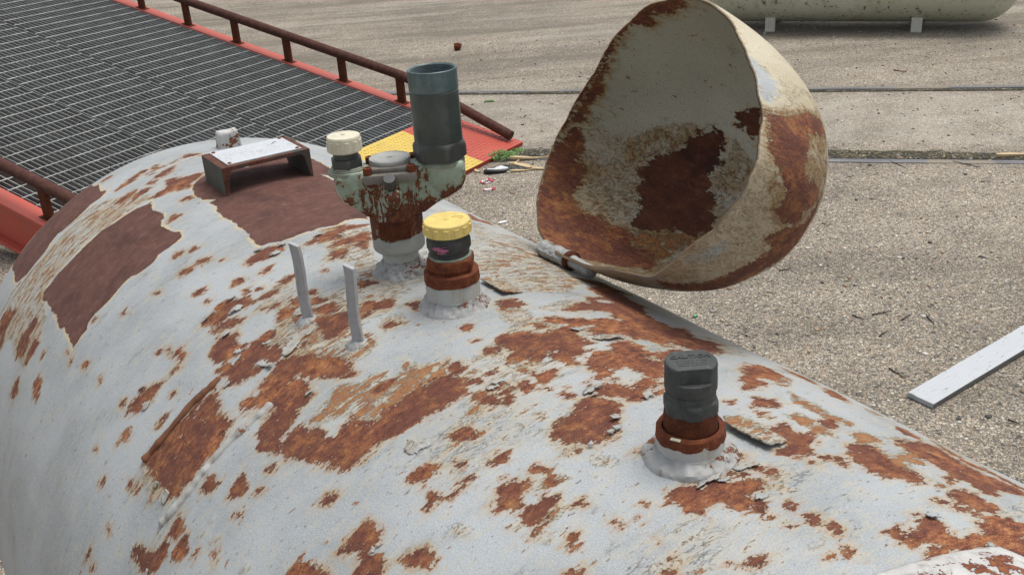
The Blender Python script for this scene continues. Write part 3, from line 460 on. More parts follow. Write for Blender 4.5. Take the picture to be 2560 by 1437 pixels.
('R',1,[(0.9092,-0.0435),(0.911,-0.0454),(0.9111,-0.0486),(0.9108,-0.0516),(0.909,-0.0522),(0.9073,-0.0503),(0.9071,-0.0472),(0.9074,-0.0441)]),
('R',1,[(0.9279,-0.0228),(0.9287,-0.0243),(0.928,-0.0263),(0.9269,-0.0282),(0.9253,-0.0283),(0.9244,-0.0268),(0.9252,-0.0248),(0.9263,-0.0229)]),
('R',1,[(0.8816,-0.0225),(0.8839,-0.0265),(0.8806,-0.0307),(0.8762,-0.0341),(0.8709,-0.0333),(0.8687,-0.0293),(0.872,-0.0251),(0.8763,-0.0216)]),
('R',1,[(0.8647,0.0419),(0.8662,0.0394),(0.865,0.037),(0.8632,0.0349),(0.8604,0.0355),(0.8589,0.0379),(0.8601,0.0404),(0.8618,0.0425)]),
('R',1,[(0.8241,-0.0169),(0.8274,-0.0205),(0.8257,-0.0231),(0.8229,-0.025),(0.8177,-0.0234),(0.8143,-0.0198),(0.816,-0.0172),(0.8188,-0.0152)]),
('R',1,[(0.8509,-0.0248),(0.8516,-0.0259),(0.8507,-0.027),(0.8496,-0.0279),(0.8481,-0.0276),(0.8474,-0.0266),(0.8483,-0.0255),(0.8494,-0.0245)]),
('R',1,[(0.9841,0.0088),(0.9853,0.0075),(0.9854,0.0056),(0.9852,0.004),(0.984,0.0039),(0.9828,0.0052),(0.9827,0.0071),(0.9829,0.0087)]),
('R',1,[(0.9502,0.0202),(0.9513,0.0182),(0.9503,0.0158),(0.9489,0.0137),(0.9469,0.0138),(0.9459,0.0157),(0.9469,0.0181),(0.9482,0.0203)]),
('R',1,[(0.9687,-0.0245),(0.9694,-0.0257),(0.9685,-0.0268),(0.9674,-0.0277),(0.966,-0.0274),(0.9653,-0.0262),(0.9661,-0.0251),(0.9673,-0.0242)]),
('S',0.6,[(0.9455,-0.1013),(0.9404,-0.0945),(0.9409,-0.0842),(0.9541,-0.0832),(0.9617,-0.0882)]),
('S',0.8,[(0.8945,-0.0681),(0.8874,-0.0637),(0.8932,-0.0562),(0.902,-0.0532),(0.9067,-0.0586)]),
('S',0.45,[(0.6629,0.0882),(0.6646,0.1168),(0.649,0.1602),(0.6479,0.1941),(0.6742,0.1868),(0.6931,0.1971),(0.7318,0.1875),(0.7528,0.1878),(0.7905,0.1224),(0.785,0.0962),(0.7793,0.0796),(0.7675,0.0789),(0.7484,0.08),(0.7248,0.0629),(0.7064,0.0672),(0.6814,0.0782)]),
('S',0.42,[(0.7828,0.0374),(0.8201,0.0516),(0.8442,0.0461),(0.8482,0.0654),(0.8582,0.0721),(0.851,0.0578),(0.8582,0.0472),(0.88,0.0629),(0.8789,0.0299),(0.8603,0.0096),(0.8585,-0.0036),(0.8436,0.0168),(0.8243,0.0174),(0.8038,0.0266)]),
('S',0.3,[(0.816,0.0887),(0.8163,0.1181),(0.8315,0.1215),(0.8452,0.0817),(0.8365,0.0626),(0.8246,0.0597)]),
('S',0.9,[(0.9101,0.1068),(0.9174,0.1256),(0.9278,0.1313),(0.9252,0.1042)]),
('S',0.8,[(0.9387,0.1215),(0.9499,0.1336),(0.9625,0.1368),(0.9506,0.1197)]),
('S',0.2,[(0.9756,0.0356),(0.9817,0.0541),(0.9973,0.0579),(1.0053,0.0447),(1.0015,0.0275)]),
('R',1,[(0.3756,0.2612),(0.4364,0.2388),(0.4069,0.2764),(0.4615,0.2466),(0.4536,0.2296),(0.449,0.2158)]),
('S',0.32,[(0.4768,0.1962),(0.5015,0.2188),(0.5146,0.2501),(0.5462,0.2754),(0.6337,0.207),(0.6191,0.1839),(0.6016,0.1574),(0.5698,0.1389)]),
('R',1,[(0.4601,-0.1215),(0.4498,-0.1082),(0.4449,-0.0983),(0.4471,-0.086),(0.4587,-0.0738),(0.4716,-0.0779),(0.4747,-0.087),(0.4749,-0.0974),(0.4723,-0.1068),(0.4692,-0.116),(0.4721,-0.1237)]),
('R',1,[(0.4793,-0.054),(0.4768,-0.0425),(0.4708,-0.0255),(0.4688,-0.0063),(0.4582,0.0118),(0.4769,0.0363),(0.4806,0.0014),(0.4941,-0.0075),(0.4938,-0.0242),(0.4905,-0.0382),(0.4878,-0.0473)]),
('R',1,[(0.5116,-0.0195),(0.5073,0.0018),(0.5079,0.029),(0.5333,0.0171),(0.5283,-0.003),(0.5255,-0.0221),(0.5207,-0.0301)]),
('R',1,[(0.5351,-0.0088),(0.5332,0.0023),(0.5461,0.0075),(0.557,-0.003),(0.5468,-0.0094)]),
('R',1,[(0.5464,-0.0458),(0.534,-0.0363),(0.5317,-0.0276),(0.5422,-0.0198),(0.5523,-0.0272),(0.557,-0.0369),(0.5573,-0.0495)]),
('R',1,[(0.5476,-0.114),(0.545,-0.1041),(0.5476,-0.0926),(0.5564,-0.0965),(0.5603,-0.1082),(0.5554,-0.1136)]),
('R',1,[(0.6407,-0.0552),(0.6379,-0.049),(0.6489,-0.0366),(0.6563,-0.0391),(0.6581,-0.052),(0.653,-0.0589)]),
('R',1,[(0.6855,-0.074),(0.6881,-0.0671),(0.7023,-0.0581),(0.7081,-0.0426),(0.7164,-0.0516),(0.7206,-0.0608),(0.7148,-0.0704),(0.7175,-0.0798),(0.7151,-0.0861)]),
('R',1,[(0.7315,-0.0356),(0.7314,-0.024),(0.7427,-0.0337),(0.746,-0.039)]),
('R',1,[(0.6201,-0.1456),(0.6103,-0.14),(0.6117,-0.1333),(0.6249,-0.127),(0.6326,-0.1281),(0.6361,-0.1357),(0.633,-0.1452),(0.6296,-0.151)]),
('R',1,[(0.6419,-0.1359),(0.6504,-0.1266),(0.6543,-0.1201),(0.6635,-0.122),(0.668,-0.1289),(0.664,-0.1353),(0.654,-0.1378)]),
('R',1,[(0.6487,-0.1115),(0.6495,-0.1024),(0.6627,-0.0909),(0.6731,-0.0924),(0.6762,-0.1033),(0.6676,-0.1133)]),
('R',1,[(0.6713,-0.1209),(0.6815,-0.1059),(0.6936,-0.0931),(0.7173,-0.1015),(0.7184,-0.1147),(0.7207,-0.1227),(0.7117,-0.1286),(0.6945,-0.125),(0.6833,-0.1266)]),
('R',1,[(0.6214,-0.1061),(0.6309,-0.0996),(0.646,-0.0959),(0.6414,-0.1057),(0.6351,-0.11)]),
('R',1,[(0.6045,-0.1338),(0.6059,-0.1185),(0.6086,-0.1124),(0.6243,-0.1171),(0.6148,-0.1273)]),
('R',1,[(0.5035,-0.1209),(0.4984,-0.1123),(0.5001,-0.104),(0.5079,-0.1112),(0.5072,-0.1198)]),
('R',1,[(0.5575,-0.1421),(0.5593,-0.1328),(0.5588,-0.1225),(0.5725,-0.1247),(0.5698,-0.1348),(0.5644,-0.14)]),
('R',1,[(0.5776,-0.1557),(0.5843,-0.146),(0.596,-0.135),(0.5958,-0.1411),(0.5875,-0.1499)]),
('R',1,[(0.7497,-0.0796),(0.7506,-0.0676),(0.7573,-0.0645),(0.7557,-0.0749)]),
('R',1,[(0.7468,-0.1006),(0.7481,-0.0956),(0.7639,-0.096),(0.7757,-0.1012),(0.7606,-0.1044)]),
('R',1,[(0.702,-0.1578),(0.6969,-0.1472),(0.6979,-0.1394),(0.7043,-0.1495),(0.7057,-0.1572)]),
('R',1,[(0.6166,-0.1027),(0.6067,-0.0957),(0.619,-0.0965)]),
('R',1,[(0.6377,-0.2067),(0.6355,-0.1969),(0.6347,-0.1828),(0.635,-0.1657),(0.6439,-0.1586),(0.6528,-0.1638),(0.6548,-0.1745),(0.6589,-0.1787),(0.6747,-0.1677),(0.6837,-0.1706),(0.6996,-0.1767),(0.6421,-0.2099)]),
('S',0.5,[(0.4472,-0.0098),(0.4808,0.0424),(0.5732,-0.0028),(0.6045,-0.0104),(0.6442,-0.0282),(0.6411,-0.0434),(0.6224,-0.0474),(0.584,-0.0299),(0.575,-0.0379),(0.5517,-0.057),(0.5295,-0.0367),(0.5002,-0.0336),(0.4825,-0.0515),(0.5265,-0.0758),(0.4985,-0.0674)]),
('S',0.3,[(0.4957,-0.1345),(0.5552,-0.116),(0.5564,-0.0965),(0.6047,-0.1106),(0.6054,-0.1391),(0.5776,-0.1557),(0.5575,-0.1421)]),
('S',0.55,[(0.5941,-0.1341),(0.6243,-0.1171),(0.6466,-0.1129),(0.6638,-0.0784),(0.6864,-0.0733),(0.717,-0.0485),(0.7246,-0.0697),(0.7173,-0.0866),(0.7452,-0.0997),(0.7759,-0.0991),(0.7833,-0.1229),(0.7203,-0.1641),(0.6996,-0.1756),(0.6758,-0.167),(0.6604,-0.1745),(0.6428,-0.1593),(0.6307,-0.1503)]),
('S',0.5,[(0.6384,-0.0852),(0.6335,-0.0637),(0.6628,-0.0792),(0.6438,-0.0997)]),
('S',0.4,[(0.7317,-0.0734),(0.7421,-0.0528),(0.7705,-0.0582),(0.763,-0.0844)]),
('S',0.33,[(0.669,-0.0645),(0.6973,-0.0322),(0.7089,-0.05),(0.6864,-0.0709)]),
('R',1,[(0.4903,-0.1401),(0.4942,-0.1421),(0.4951,-0.1462),(0.4951,-0.1501),(0.4917,-0.1514),(0.4879,-0.1494),(0.487,-0.1453),(0.4869,-0.1414)]),
('R',1,[(0.5378,-0.1349),(0.5389,-0.1358),(0.538,-0.1365),(0.5367,-0.137),(0.5348,-0.1367),(0.5338,-0.1358),(0.5347,-0.1351),(0.5359,-0.1345)]),
('R',1,[(0.4892,-0.1846),(0.4918,-0.186),(0.4912,-0.1883),(0.4897,-0.1904),(0.4862,-0.1909),(0.4835,-0.1895),(0.4842,-0.1872),(0.4856,-0.1851)]),
('R',1,[(0.5798,-0.0633),(0.5812,-0.0646),(0.5802,-0.0657),(0.5787,-0.0666),(0.5762,-0.0661),(0.5748,-0.0648),(0.5758,-0.0637),(0.5773,-0.0629)]),
('R',1,[(0.4174,-0.138),(0.419,-0.1389),(0.4192,-0.1406),(0.4189,-0.1422),(0.4173,-0.1427),(0.4157,-0.1418),(0.4156,-0.1401),(0.4158,-0.1385)]),
('W',1,[(0.679,-0.1684),(0.6709,-0.1528),(0.6708,-0.1384),(0.6768,-0.1271),(0.6871,-0.1261),(0.693,-0.1371),(0.6905,-0.1477),(0.6979,-0.1535),(0.7046,-0.1661),(0.703,-0.1736),(0.694,-0.1742)]),
('R',1,[(1.1552,-0.0563),(1.1554,-0.0461),(1.1472,-0.0408),(1.151,-0.0294),(1.1513,-0.0234),(1.1583,-0.0213),(1.1557,-0.0124),(1.1558,-0.0061),(1.1646,-0.0059),(1.1696,0.0045),(1.1676,0.0109),(1.1743,0.0151),(1.1858,0.0143),(1.1886,0.007),(1.1828,-0.0045),(1.191,-0.0064),(1.194,0.0013),(1.202,-0.0049),(1.2158,-0.0109),(1.2078,-0.0131),(1.199,-0.0124),(1.1993,-0.0212),(1.1924,-0.0164),(1.184,-0.0186),(1.1873,-0.024),(1.1777,-0.0293),(1.1791,-0.0348),(1.1695,-0.0382),(1.1831,-0.0407),(1.1871,-0.0425),(1.1807,-0.0467),(1.1742,-0.0468),(1.1708,-0.0437),(1.1582,-0.0466)]),
('R',1,[(1.1642,0.0256),(1.1719,0.0357),(1.1784,0.0357),(1.1825,0.0289),(1.175,0.0257)]),
('R',1,[(1.1375,0.0094),(1.1359,0.0223),(1.1453,0.0198),(1.1573,0.0068),(1.1498,0.0064)]),
('R',1,[(1.1346,0.0258),(1.1438,0.0281),(1.1501,0.0264),(1.1505,0.0168)]),
('R',1,[(1.1298,0.0774),(1.1262,0.0927),(1.1312,0.1),(1.142,0.0955),(1.153,0.1087),(1.158,0.1054),(1.1632,0.0889),(1.1715,0.0817),(1.17,0.0638),(1.1609,0.0546),(1.1547,0.0711),(1.1455,0.0764),(1.1363,0.074)]),
('R',1,[(1.0932,-0.0291),(1.0906,-0.0148),(1.0956,-0.018),(1.0971,-0.027)]),
('R',1,[(1.1506,-0.0779),(1.1565,-0.0739),(1.1551,-0.0787)]),
('R',1,[(1.2345,-0.0519),(1.2334,-0.0478),(1.2378,-0.0454),(1.2409,-0.0495),(1.2384,-0.0529)]),
('R',1,[(1.2665,0.0009),(1.2689,0.0076),(1.2739,0.0068),(1.2767,-0.0009),(1.2733,-0.001)]),
('R',1,[(1.2457,0.0114),(1.2459,0.0156),(1.25,0.0172),(1.2533,0.0156),(1.2493,0.0094)]),
('R',1,[(1.0828,0.1138),(1.0871,0.1309),(1.0966,0.1314),(1.096,0.1049)]),
('R',1,[(1.1455,-0.0637),(1.1457,-0.0649),(1.1443,-0.0664),(1.1428,-0.0677),(1.1415,-0.0676),(1.1413,-0.0664),(1.1427,-0.0649),(1.1442,-0.0636)]),
('R',1,[(1.2341,-0.0599),(1.2346,-0.0612),(1.2338,-0.0629),(1.2328,-0.0643),(1.2315,-0.0643),(1.2311,-0.063),(1.2319,-0.0613),(1.2329,-0.0599)]),
('R',1,[(1.2159,0.014),(1.2172,0.0115),(1.2164,0.0099),(1.2151,0.0089),(1.213,0.0102),(1.2117,0.0126),(1.2125,0.0142),(1.2137,0.0154)]),
('R',1,[(1.2333,0.0131),(1.2338,0.0111),(1.2323,0.0093),(1.2306,0.008),(1.2288,0.0087),(1.2284,0.0107),(1.2298,0.0125),(1.2316,0.0139)]),
('R',1,[(1.2406,0.0082),(1.2402,0.007),(1.2388,0.0073),(1.2372,0.0081),(1.2363,0.0098),(1.2367,0.011),(1.2382,0.0107),(1.2397,0.0099)]),
('R',1,[(1.2327,-0.0067),(1.2332,-0.0081),(1.2324,-0.0094),(1.2314,-0.0103),(1.2301,-0.0098),(1.2296,-0.0084),(1.2304,-0.0072),(1.2314,-0.0062)]),
('R',1,[(1.2678,-0.0086),(1.2684,-0.0102),(1.2678,-0.0112),(1.267,-0.0119),(1.2657,-0.0112),(1.265,-0.0096),(1.2656,-0.0086),(1.2665,-0.0078)]),
('R',1,[(1.1844,0.0866),(1.1855,0.0842),(1.1848,0.0822),(1.1837,0.0806),(1.182,0.0815),(1.181,0.0839),(1.1817,0.0859),(1.1827,0.0875)]),
('R',1,[(1.1964,0.0916),(1.1976,0.0881),(1.1959,0.087),(1.1938,0.0867),(1.191,0.0897),(1.1898,0.0934),(1.1914,0.0945),(1.1936,0.0947)]),
('R',1,[(1.1859,0.0707),(1.1866,0.069),(1.1859,0.0674),(1.185,0.0661),(1.1837,0.0665),(1.1831,0.0683),(1.1837,0.0699),(1.1846,0.0713)]),
('R',1,[(1.1096,0.101),(1.1109,0.0976),(1.1093,0.0954),(1.1071,0.0938),(1.1042,0.0956),(1.1029,0.0989),(1.1046,0.1012),(1.1067,0.1028)]),
('R',1,[(1.0776,0.0922),(1.0795,0.0889),(1.0788,0.0863),(1.0775,0.0844),(1.0749,0.0857),(1.073,0.0889),(1.0736,0.0916),(1.0749,0.0936)]),
('R',1,[(1.1822,-0.0842),(1.1826,-0.0849),(1.1822,-0.0854),(1.1817,-0.0858),(1.1809,-0.0854),(1.1804,-0.0846),(1.1808,-0.0841),(1.1813,-0.0838)]),
('R',1,[(1.1988,-0.0879),(1.1992,-0.0887),(1.1987,-0.0893),(1.198,-0.0898),(1.1971,-0.0895),(1.1968,-0.0887),(1.1973,-0.0881),(1.198,-0.0876)]),
('R',1,[(1.2084,-0.0965),(1.2088,-0.0976),(1.2078,-0.0987),(1.2067,-0.0995),(1.2055,-0.0992),(1.2052,-0.0981),(1.2061,-0.0971),(1.2072,-0.0962)]),
('S',0.7,[(1.0976,0.06),(1.1022,0.0727),(1.1171,0.0771),(1.1384,0.0742),(1.1481,0.0735),(1.1473,0.0646),(1.1398,0.0581),(1.1228,0.0565),(1.107,0.0579)]),
('S',0.8,[(1.1895,0.017),(1.1931,0.0243),(1.2005,0.0252),(1.1988,0.016)]),
('R',1,[(1.0073,0.179),(1.0033,0.2055),(1.0168,0.2094),(1.0408,0.2056),(1.0438,0.1826),(1.0397,0.1587),(1.0571,0.1569),(1.0591,0.1374),(1.0601,0.1219)]),
('R',1,[(1.1309,0.1388),(1.1329,0.1509),(1.1435,0.1473),(1.1486,0.1359),(1.1404,0.1318)]),
('R',1,[(1.1858,0.1097),(1.1749,0.1283),(1.1809,0.1394),(1.1971,0.1366),(1.2177,0.1291),(1.2267,0.1399),(1.2421,0.1289),(1.2407,0.1194),(1.2247,0.1124),(1.2213,0.1034),(1.2087,0.1025),(1.199,0.1018)]),
('R',1,[(1.1792,0.1879),(1.1724,0.2245),(1.1844,0.238),(1.2189,0.2199),(1.2355,0.2197),(1.2536,0.2314),(1.2662,0.2315),(1.2765,0.2193),(1.2647,0.192),(1.2715,0.1688),(1.254,0.1725),(1.2414,0.1699),(1.226,0.1739),(1.2062,0.1734),(1.1895,0.1777)]),
('R',1,[(1.0789,0.1158),(1.0867,0.1308),(1.0979,0.1277),(1.0935,0.1002)]),
('R',1,[(1.2728,0.0395),(1.2721,0.0424),(1.2734,0.0525),(1.2782,0.048),(1.2889,0.0532),(1.2821,0.0586),(1.2745,0.0775),(1.2776,0.0836),(1.2894,0.0812),(1.2998,0.0722),(1.3054,0.0782),(1.3056,0.0995),(1.2951,0.1187),(1.2852,0.1209),(1.2928,0.1274),(1.302,0.1405),(1.3159,0.143),(1.3519,0.0792),(1.3399,0.0721),(1.3193,0.0864),(1.3084,0.0535),(1.3068,0.04),(1.3,0.0476),(1.3026,0.0558),(1.2902,0.0514),(1.2967,0.0424),(1.2914,0.038),(1.2836,0.0408)]),
('R',1,[(1.2718,0.1142),(1.2736,0.1231),(1.2822,0.1164),(1.2781,0.1091)]),
('R',1,[(1.2611,0.1333),(1.2572,0.1542),(1.2691,0.1547),(1.2852,0.1499),(1.292,0.1383),(1.2867,0.1255),(1.2736,0.1277)]),
('R',1,[(1,0.2483),(1.0045,0.2648),(1.0309,0.261),(1.0389,0.2467),(1.0223,0.2409)]),
('R',1,[(1.0528,0.2461),(1.0492,0.2675),(1.0793,0.249),(1.0878,0.2305),(1.0775,0.2241)]),
('R',1,[(1.1385,0.2429),(1.1447,0.2486),(1.1618,0.2454),(1.1657,0.2356),(1.1585,0.223)]),
('R',1,[(1.1605,0.2744),(1.1934,0.254),(1.2245,0.2407),(1.2228,0.2313),(1.1929,0.2419)]),
('R',1,[(1.2087,0.2652),(1.2369,0.249),(1.2608,0.2429),(1.2653,0.2333),(1.2423,0.2381)]),
('S',0.8,[(1.0393,0.1826),(1.0453,0.2056),(1.066,0.1774),(1.0575,0.1667)]),
('S',0.85,[(1.0746,0.1672),(1.0912,0.1676),(1.1034,0.1705),(1.123,0.1662),(1.1386,0.174),(1.1454,0.1623),(1.1364,0.149),(1.1134,0.148),(1.0975,0.1473)]),
('S',0.9,[(1.113,0.1128),(1.1144,0.1323),(1.1334,0.1332),(1.1634,0.1243),(1.1533,0.1137),(1.1314,0.1123)]),
('S',0.9,[(1.1578,0.1459),(1.1567,0.1649),(1.1713,0.1677),(1.1809,0.1592),(1.179,0.1469),(1.1987,0.144),(1.1964,0.1779),(1.2099,0.1783),(1.2182,0.1627),(1.2119,0.1446),(1.24,0.1321),(1.2184,0.1211),(1.1817,0.1287)]),
('S',0.85,[(1.2357,0.1386),(1.2518,0.143),(1.2756,0.1342),(1.2611,0.1333),(1.2491,0.1326)]),
('S',0.6,[(1.093,0.254),(1.0985,0.2718),(1.1161,0.27),(1.1143,0.2403)]),
('S',0.5,[(1.1683,0.1772),(1.1704,0.2129),(1.1916,0.2378),(1.2313,0.2277),(1.2099,0.206),(1.1827,0.1936)]),
('R',1,[(1.1115,0.1008),(1.1124,0.0969),(1.1097,0.0936),(1.1064,0.0911),(1.1031,0.0924),(1.1022,0.0962),(1.1049,0.0995),(1.1081,0.1022)]),
('R',1,[(1.2684,0.116),(1.2688,0.1131),(1.2672,0.1108),(1.2652,0.109),(1.2633,0.1102),(1.2629,0.1131),(1.2645,0.1155),(1.2664,0.1173)]),
('R',1,[(1.2707,0.0777),(1.2714,0.0755),(1.2706,0.0736),(1.2696,0.0721),(1.2681,0.0729),(1.2674,0.0751),(1.2682,0.077),(1.2692,0.0785)]),
('R',1,[(1.2488,0.159),(1.2497,0.155),(1.2478,0.1535),(1.2455,0.153),(1.2428,0.1562),(1.2419,0.1603),(1.2437,0.1618),(1.2461,0.1623)]),
('R',1,[(1.2523,0.0169),(1.2528,0.0141),(1.2509,0.0117),(1.2485,0.0098),(1.2462,0.0108),(1.2456,0.0135),(1.2476,0.016),(1.2499,0.0179)]),
('R',1,[(1.2763,0.0032),(1.2761,0.0002),(1.2727,-0.0004),(1.2691,-0.0002),(1.2664,0.0027),(1.2667,0.0057),(1.2701,0.0063),(1.2737,0.0061)]),
('R',1,[(1.2675,-0.0088),(1.2682,-0.0103),(1.2676,-0.0114),(1.2667,-0.0121),(1.2654,-0.0113),(1.2647,-0.0097),(1.2653,-0.0087),(1.2662,-0.0079)]),
('R',1,[(1.2395,-0.0461),(1.2404,-0.0487),(1.2388,-0.0509),(1.2367,-0.0526),(1.2343,-0.0517),(1.2333,-0.0491),(1.235,-0.0469),(1.237,-0.0452)]),
('R',1,[(1.2328,0.0136),(1.2334,0.0114),(1.2322,0.0094),(1.2306,0.0078),(1.2288,0.0084),(1.2282,0.0105),(1.2294,0.0125),(1.231,0.0142)]),
('R',1,[(1.2396,0.0105),(1.2401,0.0093),(1.2396,0.0084),(1.2389,0.0076),(1.2378,0.0082),(1.2373,0.0094),(1.2378,0.0104),(1.2386,0.0111)]),
('R',1,[(1.2159,0.0143),(1.2173,0.0116),(1.2166,0.0101),(1.2154,0.0091),(1.2131,0.0106),(1.2116,0.0132),(1.2123,0.0148),(1.2135,0.0158)]),
('R',1,[(1.2321,-0.0074),(1.2325,-0.0083),(1.232,-0.009),(1.2314,-0.0096),(1.2306,-0.0093),(1.2302,-0.0084),(1.2307,-0.0076),(1.2313,-0.007)]),
('R',1,[(1.1977,0.0892),(1.1978,0.0868),(1.1955,0.0872),(1.1928,0.0883),(1.1906,0.0914),(1.1904,0.0939),(1.1928,0.0935),(1.1955,0.0923)]),
('R',1,[(1.1847,0.0855),(1.1856,0.0835),(1.1851,0.082),(1.1843,0.0809),(1.1829,0.0817),(1.182,0.0836),(1.1825,0.0852),(1.1833,0.0863)]),
('R',1,[(1.1864,0.0704),(1.1869,0.0689),(1.1864,0.0675),(1.1856,0.0664),(1.1845,0.0668),(1.1839,0.0683),(1.1845,0.0697),(1.1853,0.0708)]),
('R',1,[(0.9586,-0.123),(0.9582,-0.1055),(0.9756,-0.1049),(0.9775,-0.1115),(0.9729,-0.1214),(0.9684,-0.1249)]),
('R',1,[(0.9711,-0.1738),(0.968,-0.1655),(0.9725,-0.1553),(0.9793,-0.1531),(0.9848,-0.1587),(0.9847,-0.1693),(0.979,-0.1722)]),
('R',1,[(1.0162,-0.1619),(1.0113,-0.1524),(1.008,-0.1441),(1.0144,-0.1378),(1.0182,-0.1445),(1.018,-0.1527)]),
('R',1,[(0.9916,-0.1397),(0.9905,-0.1348),(0.9956,-0.1339),(0.9981,-0.1376)]),
('R',1,[(0.9983,-0.1725),(1.0021,-0.1696),(1.0129,-0.1681),(1.0077,-0.1732),(1.0101,-0.1789)]),
('R',1,[(1.0124,-0.1178),(1.0088,-0.1069),(1.0147,-0.1036),(1.0222,-0.1099)]),
('R',1,[(1.0418,-0.1316),(1.0385,-0.1231),(1.0443,-0.117),(1.0528,-0.1158),(1.0641,-0.1219),(1.0734,-0.1305),(1.0665,-0.1387),(1.0591,-0.1445),(1.0523,-0.1368)]),
('R',1,[(1.0541,-0.1147),(1.0568,-0.1075),(1.0623,-0.1064),(1.0641,-0.1107)]),
('R',1,[(1.0809,-0.1349),(1.0758,-0.1273),(1.0814,-0.1214),(1.0769,-0.1141),(1.0836,-0.1071),(1.09,-0.1059),(1.0932,-0.1142),(1.0966,-0.1247),(1.0956,-0.1357)]),
('R',1,[(1.1012,-0.1448),(1.0981,-0.1337),(1.1011,-0.1261),(1.1051,-0.133)]),
('R',1,[(1.0643,-0.0988),(1.0653,-0.0934),(1.0728,-0.099),(1.069,-0.1022)]),
('R',1,[(1.0357,-0.2226),(1.0371,-0.2129),(1.0415,-0.2053),(1.0569,-0.205),(1.0534,-0.213),(1.0497,-0.2189)]),
('R',1,[(1.1283,-0.1236),(1.1309,-0.1188),(1.1334,-0.1218)]),
('R',1,[(1.1353,-0.13),(1.1364,-0.1241),(1.1387,-0.1259)]),
('R',1,[(1.1496,-0.1498),(1.1517,-0.142),(1.1568,-0.1366),(1.1607,-0.1434)]),
('R',1,[(1.0522,-0.094),(1.0537,-0.0966),(1.0518,-0.0988),(1.0491,-0.1005),(1.0457,-0.0995),(1.0441,-0.0969),(1.0461,-0.0947),(1.0487,-0.093)]),
('R',1,[(1.0563,-0.091),(1.0572,-0.0925),(1.0561,-0.0937),(1.0546,-0.0947),(1.0527,-0.0941),(1.0519,-0.0927),(1.0529,-0.0915),(1.0544,-0.0905)]),
('R',1,[(1.1105,-0.0956),(1.1106,-0.0972),(1.1085,-0.0985),(1.1061,-0.0997),(1.1041,-0.0991),(1.104,-0.0975),(1.1061,-0.0962),(1.1085,-0.0951)]),
('R',1,[(1.1474,-0.0905),(1.147,-0.0917),(1.1446,-0.0926),(1.1421,-0.0933),(1.1404,-0.0928),(1.1408,-0.0915),(1.1432,-0.0906),(1.1457,-0.09)]),
('R',1,[(1.057,-0.0615),(1.0575,-0.0631),(1.0559,-0.0648),(1.054,-0.0663),(1.0521,-0.0661),(1.0517,-0.0645),(1.0532,-0.0628),(1.0551,-0.0613)]),
('S',0.6,[(0.9726,-0.1511),(0.9675,-0.1286),(0.9729,-0.1214),(0.9751,-0.1377)]),
('S',0.95,[(1.09,-0.1059),(1.1022,-0.1092),(1.1032,-0.1218),(1.0966,-0.1247)]),
('S',0.5,[(1.0677,-0.1134),(1.0631,-0.0999),(1.0675,-0.0869),(1.0793,-0.0857),(1.0755,-0.101)]),
('S',0.7,[(0.9888,-0.0635),(0.9908,-0.0497),(1.0093,-0.0523),(0.9963,-0.0644)]),
('S',0.42,[(1.1229,-0.1319),(1.1232,-0.135),(1.1192,-0.1388),(1.1146,-0.1421),(1.1106,-0.142),(1.1102,-0.1389),(1.1143,-0.135),(1.1189,-0.1317)]),
('S',0.42,[(1.0901,-0.1426),(1.0915,-0.1459),(1.0882,-0.1491),(1.0841,-0.1518),(1.0796,-0.151),(1.0783,-0.1477),(1.0816,-0.1444),(1.0857,-0.1418)]),
('S',0.42,[(1.088,-0.0476),(1.0908,-0.0536),(1.0866,-0.0588),(1.081,-0.0631),(1.074,-0.0612),(1.0711,-0.0553),(1.0754,-0.0499),(1.081,-0.0456)]),
('S',0.42,[(1.0932,-0.0692),(1.0941,-0.0711),(1.0927,-0.0729),(1.0908,-0.0742),(1.0885,-0.0736),(1.0876,-0.0717),(1.0891,-0.07),(1.0909,-0.0686)]),
('S',0.42,[(1.0639,-0.168),(1.066,-0.173),(1.0607,-0.178),(1.054,-0.1821),(1.0468,-0.1809),(1.0446,-0.1758),(1.0501,-0.1708),(1.0567,-0.1667)]),
('S',0.42,[(1.0575,-0.067),(1.0582,-0.0688),(1.0566,-0.0705),(1.0547,-0.072),(1.0525,-0.0716),(1.0518,-0.0698),(1.0534,-0.0681),(1.0553,-0.0666)])]
